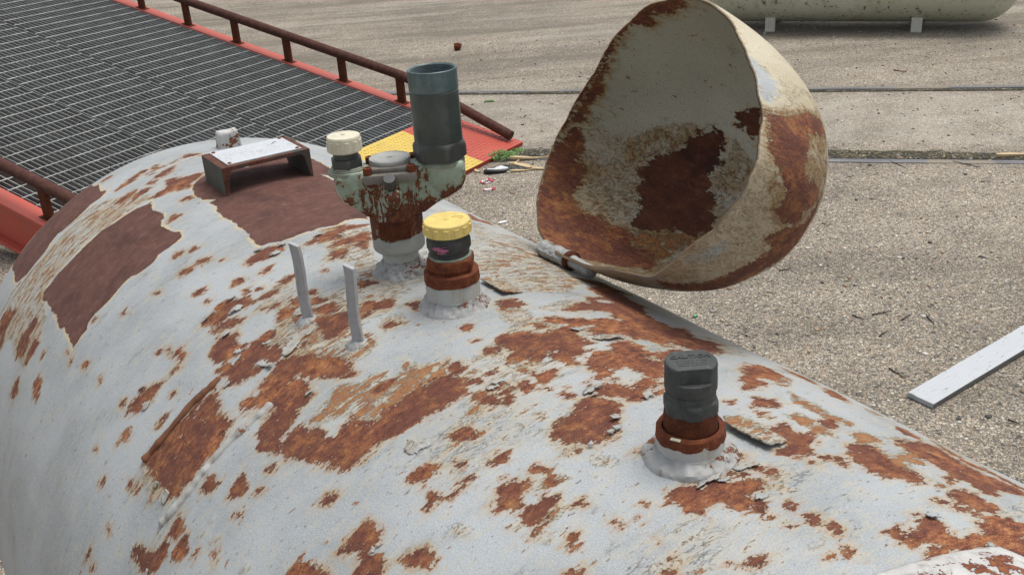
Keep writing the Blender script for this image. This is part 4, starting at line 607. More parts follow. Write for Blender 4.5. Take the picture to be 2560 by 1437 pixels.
LID_IN = [
('P',1,[(-0.953,-0.114),(-0.924,0.033),(-0.836,0.164),(-0.731,0.234),(-0.725,0.309),(-0.643,0.396),(-0.539,0.441),(-0.469,0.383),(-0.468,0.283),(-0.474,0.178),(-0.513,0.113),(-0.481,-0.04),(-0.41,-0.06),(-0.411,-0.166),(-0.363,-0.225),(-0.319,-0.376),(-0.406,-0.449),(-0.535,-0.483),(-0.665,-0.561),(-0.757,-0.62),(-0.798,-0.534),(-0.811,-0.403),(-0.901,-0.268)]),
('P',1,[(-0.372,0.518),(-0.354,0.601),(-0.257,0.662),(-0.156,0.674),(-0.191,0.47),(-0.252,0.428),(-0.284,0.486),(-0.333,0.485)]),
('R',1,[(-0.435,1.641),(-0.922,1.326),(-1.216,0.98),(-1.437,0.544),(-1.539,0.117),(-1.484,0.126),(-1.434,0.206),(-1.435,0.376),(-1.359,0.571),(-1.263,0.853),(-1.117,1.089),(-0.919,1.273),(-0.757,1.263),(-0.664,1.372),(-0.419,1.414),(-0.189,1.529),(-0.109,1.608)]),
('R',1,[(-1.541,-0.23),(-1.49,0.07),(-1.413,0.043),(-1.38,-0.117),(-1.367,-0.276),(-1.259,-0.323),(-1.234,-0.486),(-1.196,-0.62),(-1.075,-0.73),(-0.946,-0.665),(-0.84,-0.718),(-0.767,-0.63),(-0.667,-0.695),(-0.611,-0.783),(-0.395,-0.774),(-0.319,-0.914),(-0.483,-1.126),(-0.614,-1.305),(-0.745,-1.39),(-1.009,-1.26),(-1.278,-0.96),(-1.455,-0.598)]),
('S',0.95,[(-0.767,-0.63),(-0.535,-0.483),(-0.306,-0.37),(-0.342,-0.594),(-0.355,-0.813),(-0.611,-0.783)]),
('S',0.55,[(-1.123,0.143),(-0.946,0.344),(-0.688,0.463),(-0.599,0.417),(-0.728,0.216),(-0.924,0.033),(-0.953,-0.114),(-1.101,-0.166)]),
('S',0.45,[(-1.308,-0.281),(-1.152,-0.103),(-0.933,-0.171),(-0.821,-0.385),(-0.813,-0.612),(-1.072,-0.682)]),
('S',0.5,[(-0.509,0.096),(-0.383,0.403),(-0.221,0.245),(-0.25,0.039),(-0.37,-0.149)])]
LID_OUT = [
('R',1,[(1.499,0.497),(1.383,0.504),(1.075,0.614),(0.838,0.595),(0.824,0.452),(1.111,0.426),(1.176,0.285),(1.213,0.112),(0.973,0.113),(0.84,0.018),(1.048,-0.13),(0.992,-0.219),(1.22,-0.28),(1.341,-0.259),(1.309,-0.114),(1.417,0.011),(1.518,0.136)]),
('R',1,[(1.148,-0.439),(1.149,-0.299),(0.978,-0.176),(0.818,0.073),(0.838,0.223),(0.765,-0.056),(0.735,-0.321),(0.701,-0.568),(0.581,-0.839),(0.565,-0.999),(0.509,-1.206),(0.819,-1.272),(0.825,-1.085),(0.891,-0.881),(0.975,-0.65),(0.991,-0.483)]),
('S',0.62,[(1.504,0.53),(0.769,0.686),(0.807,0.368),(0.769,0.01),(1.204,-0.359),(1.47,-0.124)]),
('G',1,[(1.133,1.247),(1.143,1.101),(1.177,0.864),(1.265,0.699),(1.42,0.575),(1.487,0.624),(1.379,0.921)]),
('G',1,[(1.177,-1.005),(1.236,-0.896),(1.315,-0.765),(1.317,-0.626),(1.22,-0.676),(1.127,-0.88)]),
('G',1,[(0.702,-1.725),(0.887,-1.512),(0.974,-1.247),(0.798,-1.225),(0.619,-1.329),(0.654,-1.53)])]
RIM = [(-167.1, 1.001), (-153.5, 1.058), (-142.5, 1.07), (-128.9, 1.057), (-117.9, 1.014), (-101.6, 0.921), (-77.1, 0.879), (-66, 0.905), (-55, 0.965), (-46.7, 0.978), (-36.3, 0.983), (-27.4, 1.002), (-17.5, 1.029), (-8.4, 1.059), (-0.0, 1.049), (9.7, 1.008), (25.1, 0.952), (37.9, 0.926), (54.9, 0.924), (71.6, 0.965), (82.8, 1.003), (98.5, 1.048), (111.9, 1.083), (126.7, 1.053), (139.3, 0.982), (157.1, 0.918), (174.5, 0.924)]

# ------------------------------------------------------------------ THE PROPANE TANK
tank = empty('propane_tank', TB, 'big silver propane tank with peeling paint, rust patches and open domed lid, in the foreground', 'tank')
def rel(p): return Vector(p)-TB
SL = 2.35
sv = np.concatenate([np.linspace(-R*PI/2, -.36, 20, endpoint=False), np.arange(-.36, 1.46, .0033), np.linspace(1.46, SL, 24), SL+np.linspace(.03, R*PI/2, 18)])
av = np.concatenate([np.linspace(-R*PI, -.62, 34, endpoint=False), np.arange(-.62, .40, .0033), np.linspace(.40, R*PI, 38, endpoint=False)])
S, A = np.meshgrid(sv, av, indexing='ij')
past = np.maximum(S-SL, 0); before = np.minimum(S, 0)
X = np.where(S < 0, -KH*R*np.sin(-before/R), np.where(S > SL, SL+KH*R*np.sin(past/R), S)); RR = R*np.cos(np.where(S < 0, -before/R, np.where(S > SL, past/R, 0)))
RR = np.maximum(RR, 1e-4)
RR = RR+.0011*np.sin(S*9+1.3)*np.cos(A*7+.4)+.0007*np.sin(S*23+A*11)
T = A/R; zz = np.cos(T)*RR; yy = np.sin(T)*RR
axv = np.array(AX); sdv = np.array(SD); p0 = np.array(P0-TB)
V = p0+X[..., None]*axv+yy[..., None]*sdv+zz[..., None]*np.array([0, 0, 1.])
ns, na = S.shape
idx = np.arange(ns*na).reshape(ns, na)
q = np.stack([idx[:-1], idx[1:], np.roll(idx, -1, 1)[1:], np.roll(idx, -1, 1)[:-1]], -1).reshape(-1, 4)
me = bpy.data.meshes.new('shell'); V = V.reshape(-1, 3)
me.vertices.add(len(V)); me.vertices.foreach_set('co', V.ravel())
me.loops.add(len(q)*4); me.loops.foreach_set('vertex_index', q.ravel()); me.polygons.add(len(q)); me.polygons.foreach_set('loop_start', np.arange(len(q))*4)
me.polygons.foreach_set('use_smooth', np.ones(len(q), bool)); me.update(calc_edges=True); me.validate()
fl = fields(RUST_POLYS, S, A, ('R', 'P', 'S'))
bn = np.zeros(S.shape)                                       # light scatter of rust bleeding over the top and the far side
for i in range(0, ns):
    if -.3 < sv[i] < 1.5:
        for j in range(na):
            if -.30 < av[j] < .42: bn[i, j] = mnoise.fractal(Vector((sv[i]*7, av[j]*3.2, 4.0)), 1.0, 2.0, 3)
bn = np.clip((bn+.05)/.5, 0, 1)*np.clip((A+.22)/.2, 0, 1)*np.clip((S-.25)/.3, 0, 1)
fl['S'] = np.maximum(fl['S'], .40*bn*np.where(A > .1, 1.25, .85))
set_attr(me, 'rust', fl['R']); set_attr(me, 'primer', fl['P']); set_attr(me, 'streak', fl['S'])
set_attr(me, 'suv', np.stack([S, A, np.zeros_like(S)], -1), True)
me.materials.append(M['tank']); shell = bpy.data.objects.new('shell', me); link(shell, tank)

# weld seam of the far head: a low bead round the shell
sp = [rel(tank_pt(0, a, -.0008)) for a in np.linspace(-R*PI, R*PI, 160)]
V_, F_ = tube(sp, .0022, 8, cap=False); mesh_obj('weld_seam', V_, F_, M['collar'], tank)
# four feet under the shell
for s in (.35, 2.0):
    for a in (-1, 1):
        bm = bmesh.new(); c = P0+AX*s+SD*a*.25; zt = c.z-math.sqrt(R*R-.25**2)+.03
        box_bm(bm, rel((c.x, c.y, zt/2)), (.10, .012, zt), axes_rot(AX, SD, Vector((0, 0, 1))), .002)
        box_bm(bm, rel(Vector((c.x, c.y, .006))+SD*a*.02), (.13, .10, .012), axes_rot(AX, SD, Vector((0, 0, 1))), .002)
        bm_obj('leg', bm, M['collar'], tank)

def fitting(s, arc=0, name=None):
    return rel(tank_pt(s, arc))
def sub(name, VF, mat, parent, smooth=True, ang=32, loc=None):
    o = mesh_obj(name, VF[0], VF[1], mat, parent, loc=loc)
    return smooth_by_angle(o, ang) if smooth else o
def skirt(r0, r1, h, seed, jit=.004):
    V, F = [], []; seg = 132; rings = [(r1*1.20, -.004, .3), (r1*1.15, .0008, .8), (r1*1.10, .0026, 1), (r1*1.06, h*.34, 1.1), (r1*1.01, h*.46, 1.2), (r1*.95, h*.58, 1.1), (r0*.55+r1*.45, h*.70, 1), (r0*.78+r1*.22, h*.82, .8), (r0*1.03, h*.92, .5), (r0*.97, h*.98, .2)]
    for r, z, k in rings:
        for i in range(seg):
            a = 2*PI*i/seg; p = Vector((math.cos(a)*1.5+seed, math.sin(a)*1.5, z*60)); q = Vector((math.cos(a)*5.5, math.sin(a)*5.5+seed, z*190))
            d = jit*k*(.70*mnoise.noise(p)+.50*mnoise.noise(q)+.22*mnoise.noise(q*2.6)); rr = r+d; V.append((rr*math.cos(a), rr*math.sin(a), z+d*.55))
    for j in range(len(rings)-1):
        for i in range(seg): F.append((j*seg+i, j*seg+(i+1) % seg, (j+1)*seg+(i+1) % seg, (j+1)*seg+i))
    return V, F
def skirt_plain(r0, r1, h, seed, jit=.004):
    prof = [(r1*1.28, -.004), (r1*1.22, .0015), (r1*1.12, .004), (r1, h*.45), ((r0+r1)/2, h*.75), (r0*1.02, h), (r0*.98, h*1.02)]
    return lathe(prof, 72, jitter=jit, jf=70, seed=seed)

# --- filler valve with the yellow cap
b = fitting(.7622)
t = sub('filler_valve', lathe([(.0282, -.004), (.0282, .036), (.0277, .0385), (.0245, .0386), (.024, .036)], 56), M['collar'], tank, loc=b)
t['label'] = 'grey welded collar carrying a black valve with a yellow cap'
sub('weld_skirt', skirt(.0285, .033, .0120, 3.1, .0036), M['skirt'], t)
sub('rust_ring', lathe([(.0288, .028), (.0290, .0335), (.0284, .0392), (.0255, .0400)], 60, jitter=.0016, jf=110, seed=4, cap0=False), M['rust'], t)
sub('hex_nut', lathe([(.0222, .0385), (.0222, .0430), (.0245, .0436), (.0268, .0450), (.0268, .0520), (.0250, .0540), (.0220, .0555)], 72, hexr(.0232, .62)), M['rust'], t)
sub('seal_ring', lathe([(.0222, .0550), (.0226, .0560), (.0222, .0572), (.0200, .0575)], 40, jitter=.0006, jf=200), M['thread'], t)
sub('valve_body', lathe([(.0198, .0560), (.0204, .0590), (.0199, .0605), (.0208, .0618), (.0218, .0640), (.0228, .0655), (.0228, .0735), (.0218, .0755), (.0212, .0760), (.0212, .084)], 60, hexr(.0214, .1)), M['black'], t)
# smear of pink paint on the body
bm = bmesh.new(); 
for k in range(44):
    a = -PI/2-.34+rng.normal(0, .19); z = .0692+rng.normal(0, .0015); r = .0225
    L = rng.uniform(.0015, .0065); W = rng.uniform(.0004, .0011)
    ca, sa = math.cos(a), math.sin(a); tx = Vector((-sa, ca, 0)); c = Vector((ca*r, sa*r, z))
    box_bm(bm, c, (L, .0008, W), axes_rot(tx, Vector((ca, sa, 0)), Vector((0, 0, 1))) @ Matrix.Rotation(rng.normal(.15, .15), 3, 'Y'))
M['pink'] = paint_mat('pink_paint_smear', (.42, .12, .22), (.25, .1, .15), 0, 3, .6)
bm_obj('paint_smear', bm, M['pink'], t)
def ribbed(n, r, rib, z0, z1, frac=.5):
    def f(th, i, rr, z):
        ph = (th*n/(2*PI)) % 1
        on = abs(ph-.5) < frac/2
        return rr+(rib if on and z0 <= z <= z1 else 0)
    return f
def ribbed_cap(r, h, z, nrib, mat, parent):
    pr = [(r*.90, z), (r*.985, z+.0008), (r, z+h*.10), (r, z+h*.11), (r, z+h*.70), (r, z+h*.71), (r, z+h*.80), (r*.985, z+h*.90), (r*.95, z+h*.955), (r*.90, z+h*.965), (r*.12, z+h*.985), (r*.12, z+h*1.03), (r*.10, z+h*1.05), (r*.035, z+h*1.05), (r*.03, z+h*1.0)]
    return sub('cap', lathe(pr, nrib*10, ribbed(nrib, r, r*.045, z+h*.105, z+h*.705, .46)), mat, parent, ang=28)
cap = ribbed_cap(.0240, .0150, .0795, 14, M['yellow'], t)
cap['label'] = 'yellow ribbed plastic cap'
bm = bmesh.new(); rr_ = Matrix.Rotation(-.35, 3, 'Z')
for (cx, cy, w, h) in ((.009, .0105, .011, .0006), (.009, .0062, .011, .0006), (.0036, .00835, .0006, .0046), (.0144, .00835, .0006, .0046)):
    box_bm(bm, rr_ @ Vector((cx, cy, .0942)), (w, h, .0009), rr_)
cb = bm_obj('moulded_mark', bm, M['yellow'], t)

# --- plugged nozzle with the black rubber cap
b = fitting(1.1212)
t = sub('plugged_nozzle', lathe([(.0262, -.004), (.0262, .0205), (.0258, .0215)], 56), M['collar'], tank, loc=b)
t['label'] = 'grey welded collar with a rusty bushing and a black cap'
sub('weld_skirt', skirt(.0262, .0315, .0095, 8.4, .0036), M['skirt'], t)
sub('rust_ring', lathe([(.0262, .0165), (.0266, .0185), (.0264, .0250), (.0252, .0266), (.0222, .0266), (.0216, .0250), (.0214, .0225)], 64, jitter=.0009, jf=130, seed=2, cap0=False), M['rust'], t)
sub('bushing', lathe([(.0208, .0215), (.0208, .0345), (.0205, .0370), (.0200, .0415)], 56, jitter=.0004, jf=150), M['rust_dark'], t)
sub('hex_nut', lathe([(.0185, .0392), (.0200, .0400), (.0214, .0415), (.0214, .0478), (.0207, .0505), (.0190, .0522), (.0190, .0540)], 72, hexr(.0196, PI/6+.02)), M['blackcap'], t)
def flat_lathe(profile, seg, lim, zl):
    V, F = lathe(profile, seg); V = [(x, max(-lim, min(lim, y)) if z > zl else y, z) for x, y, z in V]; return V, F
VF = flat_lathe([(.0172, .0530), (.0190, .0535), (.0190, .0572), (.0184, .0578), (.0184, .0590), (.0196, .0596), (.0199, .0606), (.0199, .0692), (.0198, .0698), (.0197, .0800), (.0194, .0812), (.0188, .0819), (.0178, .0822), (.002, .0823)], 96, .0150, .0696)
cap = sub('cap', VF, M['blackcap'], t, ang=40); cap['label'] = 'grey-black cap with two flats and raised lettering'
def text_mesh(body, size, extrude):
    cu = bpy.data.curves.new('lettering', 'FONT'); cu.body = body; cu.size = size; cu.extrude = extrude; cu.align_x = 'CENTER'; cu.align_y = 'CENTER'
    ob = bpy.data.objects.new('lettering', cu); COL.objects.link(ob); bpy.context.view_layer.update()
    m2 = bpy.data.meshes.new_from_object(ob.evaluated_get(bpy.context.evaluated_depsgraph_get())); bpy.data.objects.remove(ob); return m2
tm = text_mesh('CAUTION', .0068, .00035)
o = bpy.data.objects.new('lettering', tm); o.location = (.0004, .0046, .0825); tm.materials.append(M['stacknut']); link(o, t)
bm = bmesh.new()
for row in range(3):
    x = -.0115+.001*row
    while x < .0115-.001*row:
        w = rng.uniform(.0006, .0014); box_bm(bm, (x, -.0012-row*.0034, .0824), (w, .0012, .0004)); x += w+rng.uniform(.0004, .0013)
bm_obj('small_lettering', bm, M['stacknut'], t)
bm = bmesh.new(); box_bm(bm, (-.0150, -.0205, .0266), (.0080, .0030, .0012), Matrix.Rotation(-.55, 3, 'Z'), .0005)
bm_obj('paint_drip', bm, M['cream'], t)

# --- relief valve manifold
b = fitting(.6459); PSI = math.radians(2)
XD = Vector((math.cos(PSI), math.sin(PSI), 0))
def outline_body():
    pts = [(-.0575, .1245), (-.0605, .1215), (-.0612, .1130), (-.0588, .1010), (-.0530, .0915), (-.0410, .0820), (-.0290, .0720), (.0330, .0725), (.0480, .0822), (.0640, .0895), (.0755, .0960), (.0805, .1050), (.0815, .1180), (.0800, .1260), (.0765, .1290), (.0350, .1270), (-.0200, .1240)]
    return pts
def merge(bm, VF, M4=None):
    vs = [bm.verts.new((M4 @ Vector(v)) if M4 else Vector(v)) for v in VF[0]]
    for f in VF[1]: bm.faces.new([vs[k] for k in f])
bm = extrude_outline(outline_body(), -.0215, .0215, .0085, 4)          # one casting: two port bosses on a common stem
merge(bm, lathe([(.0150, .0900), (.0190, .0960), (.0208, .1030), (.0216, .1120), (.0216, .1200), (.0208, .1245)], 40), Matrix.Translation((-.0405, 0, 0)))
merge(bm, lathe([(.0170, .0900), (.0215, .0960), (.0245, .1040), (.0258, .1120), (.0264, .1220), (.0256, .1280)], 40), Matrix.Translation((.0547, 0, 0)))
merge(bm, lathe([(.0268, .0285), (.0288, .0300), (.0292, .0330), (.0292, .0560), (.0296, .0720), (.0304, .0900), (.0300, .1130), (.0280, .1220)], 48))
merge(bm, lathe([(.0125, -.014), (.0120, .0), (.0100, .005), (.0074, .0066)], 28), Matrix.Translation((.0006, -.0290, .1005)) @ Matrix.Rotation(.55, 4, 'X'))
body = bm_obj('casting_draft', bm, M['valve'])
rm = body.modifiers.new('r', 'REMESH'); rm.mode = 'VOXEL'; rm.voxel_size = .0011; sm = body.modifiers.new('s', 'SMOOTH'); sm.factor = .5; sm.iterations = 7
bpy.context.view_layer.update(); dm = bpy.data.meshes.new_from_object(body.evaluated_get(bpy.context.evaluated_depsgraph_get())); bpy.data.objects.remove(body)
dm.polygons.foreach_set('use_smooth', [True]*len(dm.polygons)); dm.name = 'relief_manifold'
body = bpy.data.objects.new('relief_manifold', dm); body.location = b; link(body, tank); body.rotation_euler = (0, 0, PSI)
body['label'] = 'mint green two-port valve body with brown rust down the middle'
# raised rusty name panel on the stem
V_, F_ = [], []
nA, nZ = 14, 4
for i, z in enumerate((.0480, .0492, .0668, .0680)):
    for k in range(nA+1):
        a = -PI/2-.62+1.16*k/nA; r = .0300 if (i in (1, 2) and 0 < k < nA) else .0306
        V_.append((r*math.cos(a), r*math.sin(a), z))
for i in range(3):
    for k in range(nA): F_.append((i*(nA+1)+k, i*(nA+1)+k+1, (i+1)*(nA+1)+k+1, (i+1)*(nA+1)+k))
o = mesh_obj('name_panel', V_, F_, M['rust_dark'], body, smooth=False); md = o.modifiers.new('s', 'SOLIDIFY'); md.thickness = .002; md.offset = -1
sub('neck', lathe([(.0200, -.003), (.0198, .0130), (.0205, .0190), (.0200, .0300)], 40, jitter=.0005, jf=120), M['collar'], body)
sub('weld_skirt', skirt(.0202, .0290, .0155, 5.5, .0060), M['skirt'], body)
sub('weld_lump', lathe([(.030, -.003), (.029, .003), (.0255, .0078), (.0222, .0122), (.0208, .0165)], 80, jitter=.0062, jf=105, seed=12.0), M['crust'], body)
# left port: hex adapter and white cap
lx = -.0460
sub('port_ring', lathe([(.0210, .1195), (.0212, .1235), (.0188, .1245), (.0190, .1255), (.0178, .1262), (.0180, .1272), (.0168, .1280)], 48), M['thread'], body, loc=(lx, 0, 0))
sub('hex_adapter', lathe([(.0148, .1262), (.0165, .1270), (.0182, .1284), (.0182, .1348), (.0165, .1372), (.0136, .1378), (.0136, .1460)], 72, hexr(.0158, .35)), M['stacknut'], body, loc=(lx, 0, 0))
o = ribbed_cap(.0182, .0185, .1442, 12, M['cream'], body); o.location = (lx, 0, 0); o['label'] = 'yellowed white ribbed cap'
# right port: nut, tall vent stack
rx = .0553
sub('port_ring', lathe([(.0262, .1225), (.0265, .1270), (.0238, .1280), (.0240, .1290), (.0228, .1296), (.0230, .1306), (.0215, .1315)], 48), M['thread'], body, loc=(rx, 0, 0))
sub('stack_nut', lathe([(.0250, .1292), (.0270, .1300), (.0296, .1318), (.0296, .1430), (.0286, .1455), (.0266, .1480), (.0260, .1488)], 96, hexr(.0262, .22)), M['stacknut'], body, loc=(rx, 0, 0))
sub('vent_stack', lathe([(.0262, .1480), (.0262, .2028), (.0255, .2036), (.0255, .2046)], 56, cap1=False), M['stack'], body, loc=(rx, 0, 0))
pr = [(.0252, .2034), (.0262, .2040), (.0264, .2060), (.0263, .2120), (.0265, .2235), (.0262, .2256), (.0252, .2262), (.0244, .2256)]
z = .2250
while z > .206: pr += [(.0236, z-.0005), (.0241, z-.0013)]; z -= .0016
pr += [(.0228, .2045), (.0225, .1500)]
o = sub('stack_coupling', lathe(pr, 64, cap0=False), M['stacktop'], body, loc=(rx, 0, 0)); o['label'] = 'teal threaded coupling at the top of the vent stack'
# dial gauge flange with four rusty bolts
bm = bmesh.new(); box_bm(bm, (.0006, -.006, .1185), (.0580, .0520, .0105), None, .0032); box_bm(bm, (.0006, -.004, .1262), (.0400, .0420, .0052), None, .002)
o = bm_obj('gauge_flange', bm, M['flange'], body); smooth_by_angle(o, 40)
sub('dial_gauge', lathe([(.0215, .1240), (.0215, .1275), (.0225, .1290), (.0228, .1322), (.0222, .1335), (.0212, .1338), (.0206, .1330), (.0200, .1326), (.0186, .1326), (.0182, .1332), (.0175, .1330), (.003, .1334), (.0028, .1342), (.001, .1343)], 64), M['gauge'], body, loc=(.0004, .0015, 0))
for sx_, sy_ in ((-1, -1), (1, -1), (-1, 1), (1, 1)):
    sub('bolt', lathe([(.0048, .1235), (.0050, .1290), (.0046, .1312), (.0026, .1316), (.0024, .1300)], 24, hexr(.0046, .4*sx_)), M['rust'], body, loc=(.0006+sx_*.0232, -.005+sy_*.0205, 0))
# bleed plug in front
V_, F_ = lathe([(.0044, -.014), (.0044, -.004), (.0058, -.003), (.0058, .0015), (.0050, .003), (.0064, .0042), (.0068, .0060), (.0068, .0090), (.0062, .0100), (.001, .0101)], 36, lambda th, i, r, z: hexr(.0052)(th, i, r, z) if -.0035 < z < .002 else r)
o = sub('bleed_plug', (V_, F_), M['stacknut'], body); o.location = (.0006, -.0335, .1135); o.rotation_euler = (.55, 0, 0)

# --- two upright bracket bars
for (bp, h, lean, rz, lab) in ((( -.2201, .9863, 1.157), .0935, (-.0022, 0), -.42, 'thin grey flat bar standing upright, further of the two'), ((-.1590, .9159, 1.160), .0905, (.0015, 0), -.50, 'thin grey flat bar with an angled broken tip, nearer of the two')):
    Rz = Matrix.Rotation(rz, 3, 'Z'); V_ = []; n = 14
    for i in range(n+1):
        f = i/n; tw = Matrix.Rotation(.30*(1-f)**2, 3, 'Z')
        for cx, cy in ((-.0056, -.0026), (.0056, -.0026), (.0056, .0026), (-.0056, .0026)):
            p = Rz @ tw @ Vector((cx, cy, 0)); z = h*f
            if i == n: z -= .0036*(cx/.0056*.5+.5)
            p += Vector((lean[0]*f+.0009*math.sin(f*7+rz*9)+.0005*mnoise.noise(Vector((f*14, cx*300, rz))), .0006*math.sin(f*5), z)); V_.append(p)
    F_ = [(i*4+k, i*4+(k+1) % 4, (i+1)*4+(k+1) % 4, (i+1)*4+k) for i in range(n) for k in range(4)]+[(3, 2, 1, 0), (n*4, n*4+1, n*4+2, n*4+3)]
    o = mesh_obj('bracket_bar', V_, F_, M['bar'], tank, smooth=False, loc=rel(bp)); o['label'] = lab
    bv = o.modifiers.new('b', 'BEVEL'); bv.width = .0007; bv.segments = 2; bv.limit_method = 'ANGLE'
    sub('weld_blob', lathe([(.0150, .0005), (.0120, .0048), (.0085, .0072), (.005, .008)], 40, jitter=.0032, jf=170, seed=bp[0]*50), M['crust'], o, loc=(0, 0, -.001))
# --- two weld beads left by a removed bracket
def bead(pts, r, mat, seed, name='weld_bead'):
    P_ = []
    for i in range(len(pts)-1):
        for k in range(8):
            f = k/8; P_.append((pts[i][0]*(1-f)+pts[i+1][0]*f, pts[i][1]*(1-f)+pts[i+1][1]*f))
    P_.append(pts[-1])
    path = [rel(tank_pt(s+.0012*mnoise.noise(Vector((a*60, seed, 0))), a, -r*.12)) for s, a in P_]
    V_, F_ = tube(path, r, 12, rfun=lambda i, p: r*(1+.38*mnoise.noise(p*130+Vector((seed, 0, 0))))*(.45 if i in (0, len(path)-1) else 1))
    return mesh_obj(name, V_, F_, mat, tank)
o = bead([(.6473, -.2340), (.6482, -.2512), (.6459, -.2702), (.6464, -.2934), (.6474, -.3154), (.6452, -.3345), (.644, -.3498)], .0044, M['ridge'], 1.0); o['label'] = 'rusty upper weld bead'
o = bead([(.7508, -.2135), (.7524, -.228), (.7515, -.2455), (.7494, -.2692), (.7496, -.2907), (.7518, -.3139), (.7516, -.3396), (.748, -.3577), (.7442, -.3687)], .0047, M['ridgewhite'], 5.0); o['label'] = 'painted lower weld bead'
# --- loose flakes of paint that stand off the steel
def flake(poly, lift, ang, base=.0007, power=2.0, th=.0009, rusty=.25):
    st = .0016; xs = [p[0] for p in poly]; ys = [p[1] for p in poly]
    gx = np.arange(min(xs)-st, max(xs)+2*st, st); gy = np.arange(min(ys)-st, max(ys)+2*st, st)
    GX, GY = np.meshgrid(gx, gy, indexing='ij'); d = sdf(poly, GX, GY)
    for i in range(GX.shape[0]):
        for j in range(GX.shape[1]): d[i, j] += .0016*mnoise.noise(Vector((GX[i, j]*260, GY[i, j]*260, 3)))
    dr = (math.cos(ang), math.sin(ang)); tt = GX*dr[0]+GY*dr[1]; t0 = min(x*dr[0]+y*dr[1] for x, y in poly); t1 = max(x*dr[0]+y*dr[1] for x, y in poly)
    f = np.clip((tt-t0)/(t1-t0), 0, 1)
    V_, F_, I, UV = [], [], {}, []
    for i in range(GX.shape[0]-1):
        for j in range(GX.shape[1]-1):
            c = [(i, j), (i+1, j), (i+1, j+1), (i, j+1)]
            if all(d[k] > 0 for k in c):
                fc = []
                for k in c:
                    if k not in I:
                        I[k] = len(V_); h = base+lift*f[k]**power+.0005*mnoise.noise(Vector((GX[k]*150, GY[k]*150, 0)))
                        V_.append(rel(tank_pt(GX[k], GY[k], h))); UV.append((GX[k]+.3, GY[k]+.21, 0))
                    fc.append(I[k])
                F_.append(fc)
    if not F_: return
    o = mesh_obj('paint_flake', V_, F_, M['tank'], tank); nv_ = len(V_); set_attr(o.data, 'suv', np.array(UV), True); set_attr(o.data, 'rust', np.full(nv_, -.008)); set_attr(o.data, 'primer', np.full(nv_, -.03)); set_attr(o.data, 'streak', np.full(nv_, rusty)); m = o.modifiers.new('s', 'SOLIDIFY'); m.thickness = th; m.offset = 0
flake([(.679, -.1684), (.6709, -.1528), (.6708, -.1384), (.6768, -.1271), (.6871, -.1261), (.693, -.1371), (.6905, -.1477), (.6979, -.1535), (.7046, -.1661), (.703, -.1736), (.694, -.1742)], .0035, .2)
flake([(.9369, -.1599), (.9326, -.1529), (.9492, -.1378), (.954, -.1418), (.9513, -.1553), (.9468, -.1613)], .0050, 2.6)
flake([(.7305, .0493), (.7218, .0738), (.7567, .078), (.781, .074), (.7787, .0492), (.755, .0505)], .0050, -1.55, .001, 1.3, .0014, .55)
flake([(1.099, .0556), (1.1022, .0727), (1.1171, .0781), (1.1481, .0765), (1.1535, .0745), (1.1563, .0501), (1.1399, .0474), (1.1118, .0454)], .0055, -1.5, .001, 1.2, .0014, .5)
flake([(1.1563, .01), (1.1536, .0251), (1.1629, .0315), (1.1674, .0291), (1.1627, .0069)], .0018, 0)
flake([(1.138, .0204), (1.141, .0251), (1.152, .0185), (1.1537, .0114)], .0022, 1.5)
flake([(.9125, .0711), (.9094, .0818), (.9211, .0962), (.9262, .0976), (.9263, .0779), (.9207, .066)], .003, 0.1)
flake([(1.1500, -.0087), (1.1558, .0025), (1.1627, -.0086), (1.1583, -.0233)], .003, 0)
flake([(.6336, -.1334), (.6271, -.1256), (.634, -.1191), (.6504, -.1266), (.6403, -.134)], .003, .3)
flake([(.6707, -.2021), (.676, -.19), (.6872, -.1908), (.7011, -.1844), (.7056, -.1907), (.6958, -.1947), (.6841, -.198)], .006, .2)
r2 = np.random.default_rng(21); cand = [p for k_, d_, p in RUST_POLYS if k_ == 'R' and len(p) > 9]
for k in range(64):
    p = cand[int(r2.integers(len(cand)))]; i = int(r2.integers(len(p))); s0, a0 = p[i]; cs = sum(q_[0] for q_ in p)/len(p); ca = sum(q_[1] for q_ in p)/len(p)
    if s0 < .3 or a0 > .12: continue
    dr = math.atan2(ca-a0, cs-s0); L = r2.uniform(.0035, .0075); pl_ = []
    for j in range(9):
        w_ = 2*PI*j/9; rr = L*r2.uniform(.65, 1.2); pl_.append((s0-.0010*math.cos(dr)+rr*.75*math.cos(w_), a0-.0010*math.sin(dr)+rr*1.25*math.sin(w_)))
    flake(pl_, r2.uniform(.0014, .0038), dr, .0005, 1.6, .0007, .1)
# --- channel with the data plate
cz = 1.2135; cm = .0064; w2 = .0675
def channel():
    o_ = [(-w2, 0), (-w2+.0045, .0), (-w2+.0070, .0)]
    ztop = cz-ZT; zb = -.0065
    pts = [(-w2, zb), (-w2, ztop), (w2, ztop), (w2, zb), (w2-.0035, zb), (w2-.0105, ztop-.0105), (w2-.0150, ztop-.0062), (-w2+.0150, ztop-.0062), (-w2+.0105, ztop-.0105), (-w2+.0062, zb)]
    bm = extrude_outline(pts, -.045, .045); return bm
RC = axes_rot(SD, -AX, Vector((0, 0, 1)))
o = bm_obj('nameplate_bracket', channel(), M['channel'], tank, loc=rel(tank_pt(.179, cm)))
o.rotation_euler = (0, 0, math.atan2(SD.y, SD.x)); bv = o.modifiers.new('b', 'BEVEL'); bv.width = .0009; bv.segments = 2; bv.limit_method = 'ANGLE'
o.data.materials.append(M['channelside'])
for p_ in o.data.polygons:
    if abs(p_.normal.x) > .9: p_.material_index = 1  # side walls in a dark grey-green, unlike the brown of the rest
br = o
bm = bmesh.new(); box_bm(bm, (0, 0, 0), (.1130, .0790, .0014))
o = bm_obj('data_plate', bm, M['plate'], br, loc=(.0006, .0008, cz-ZT+.0010)); o['label'] = 'pale metal data plate with lines of engraved writing'
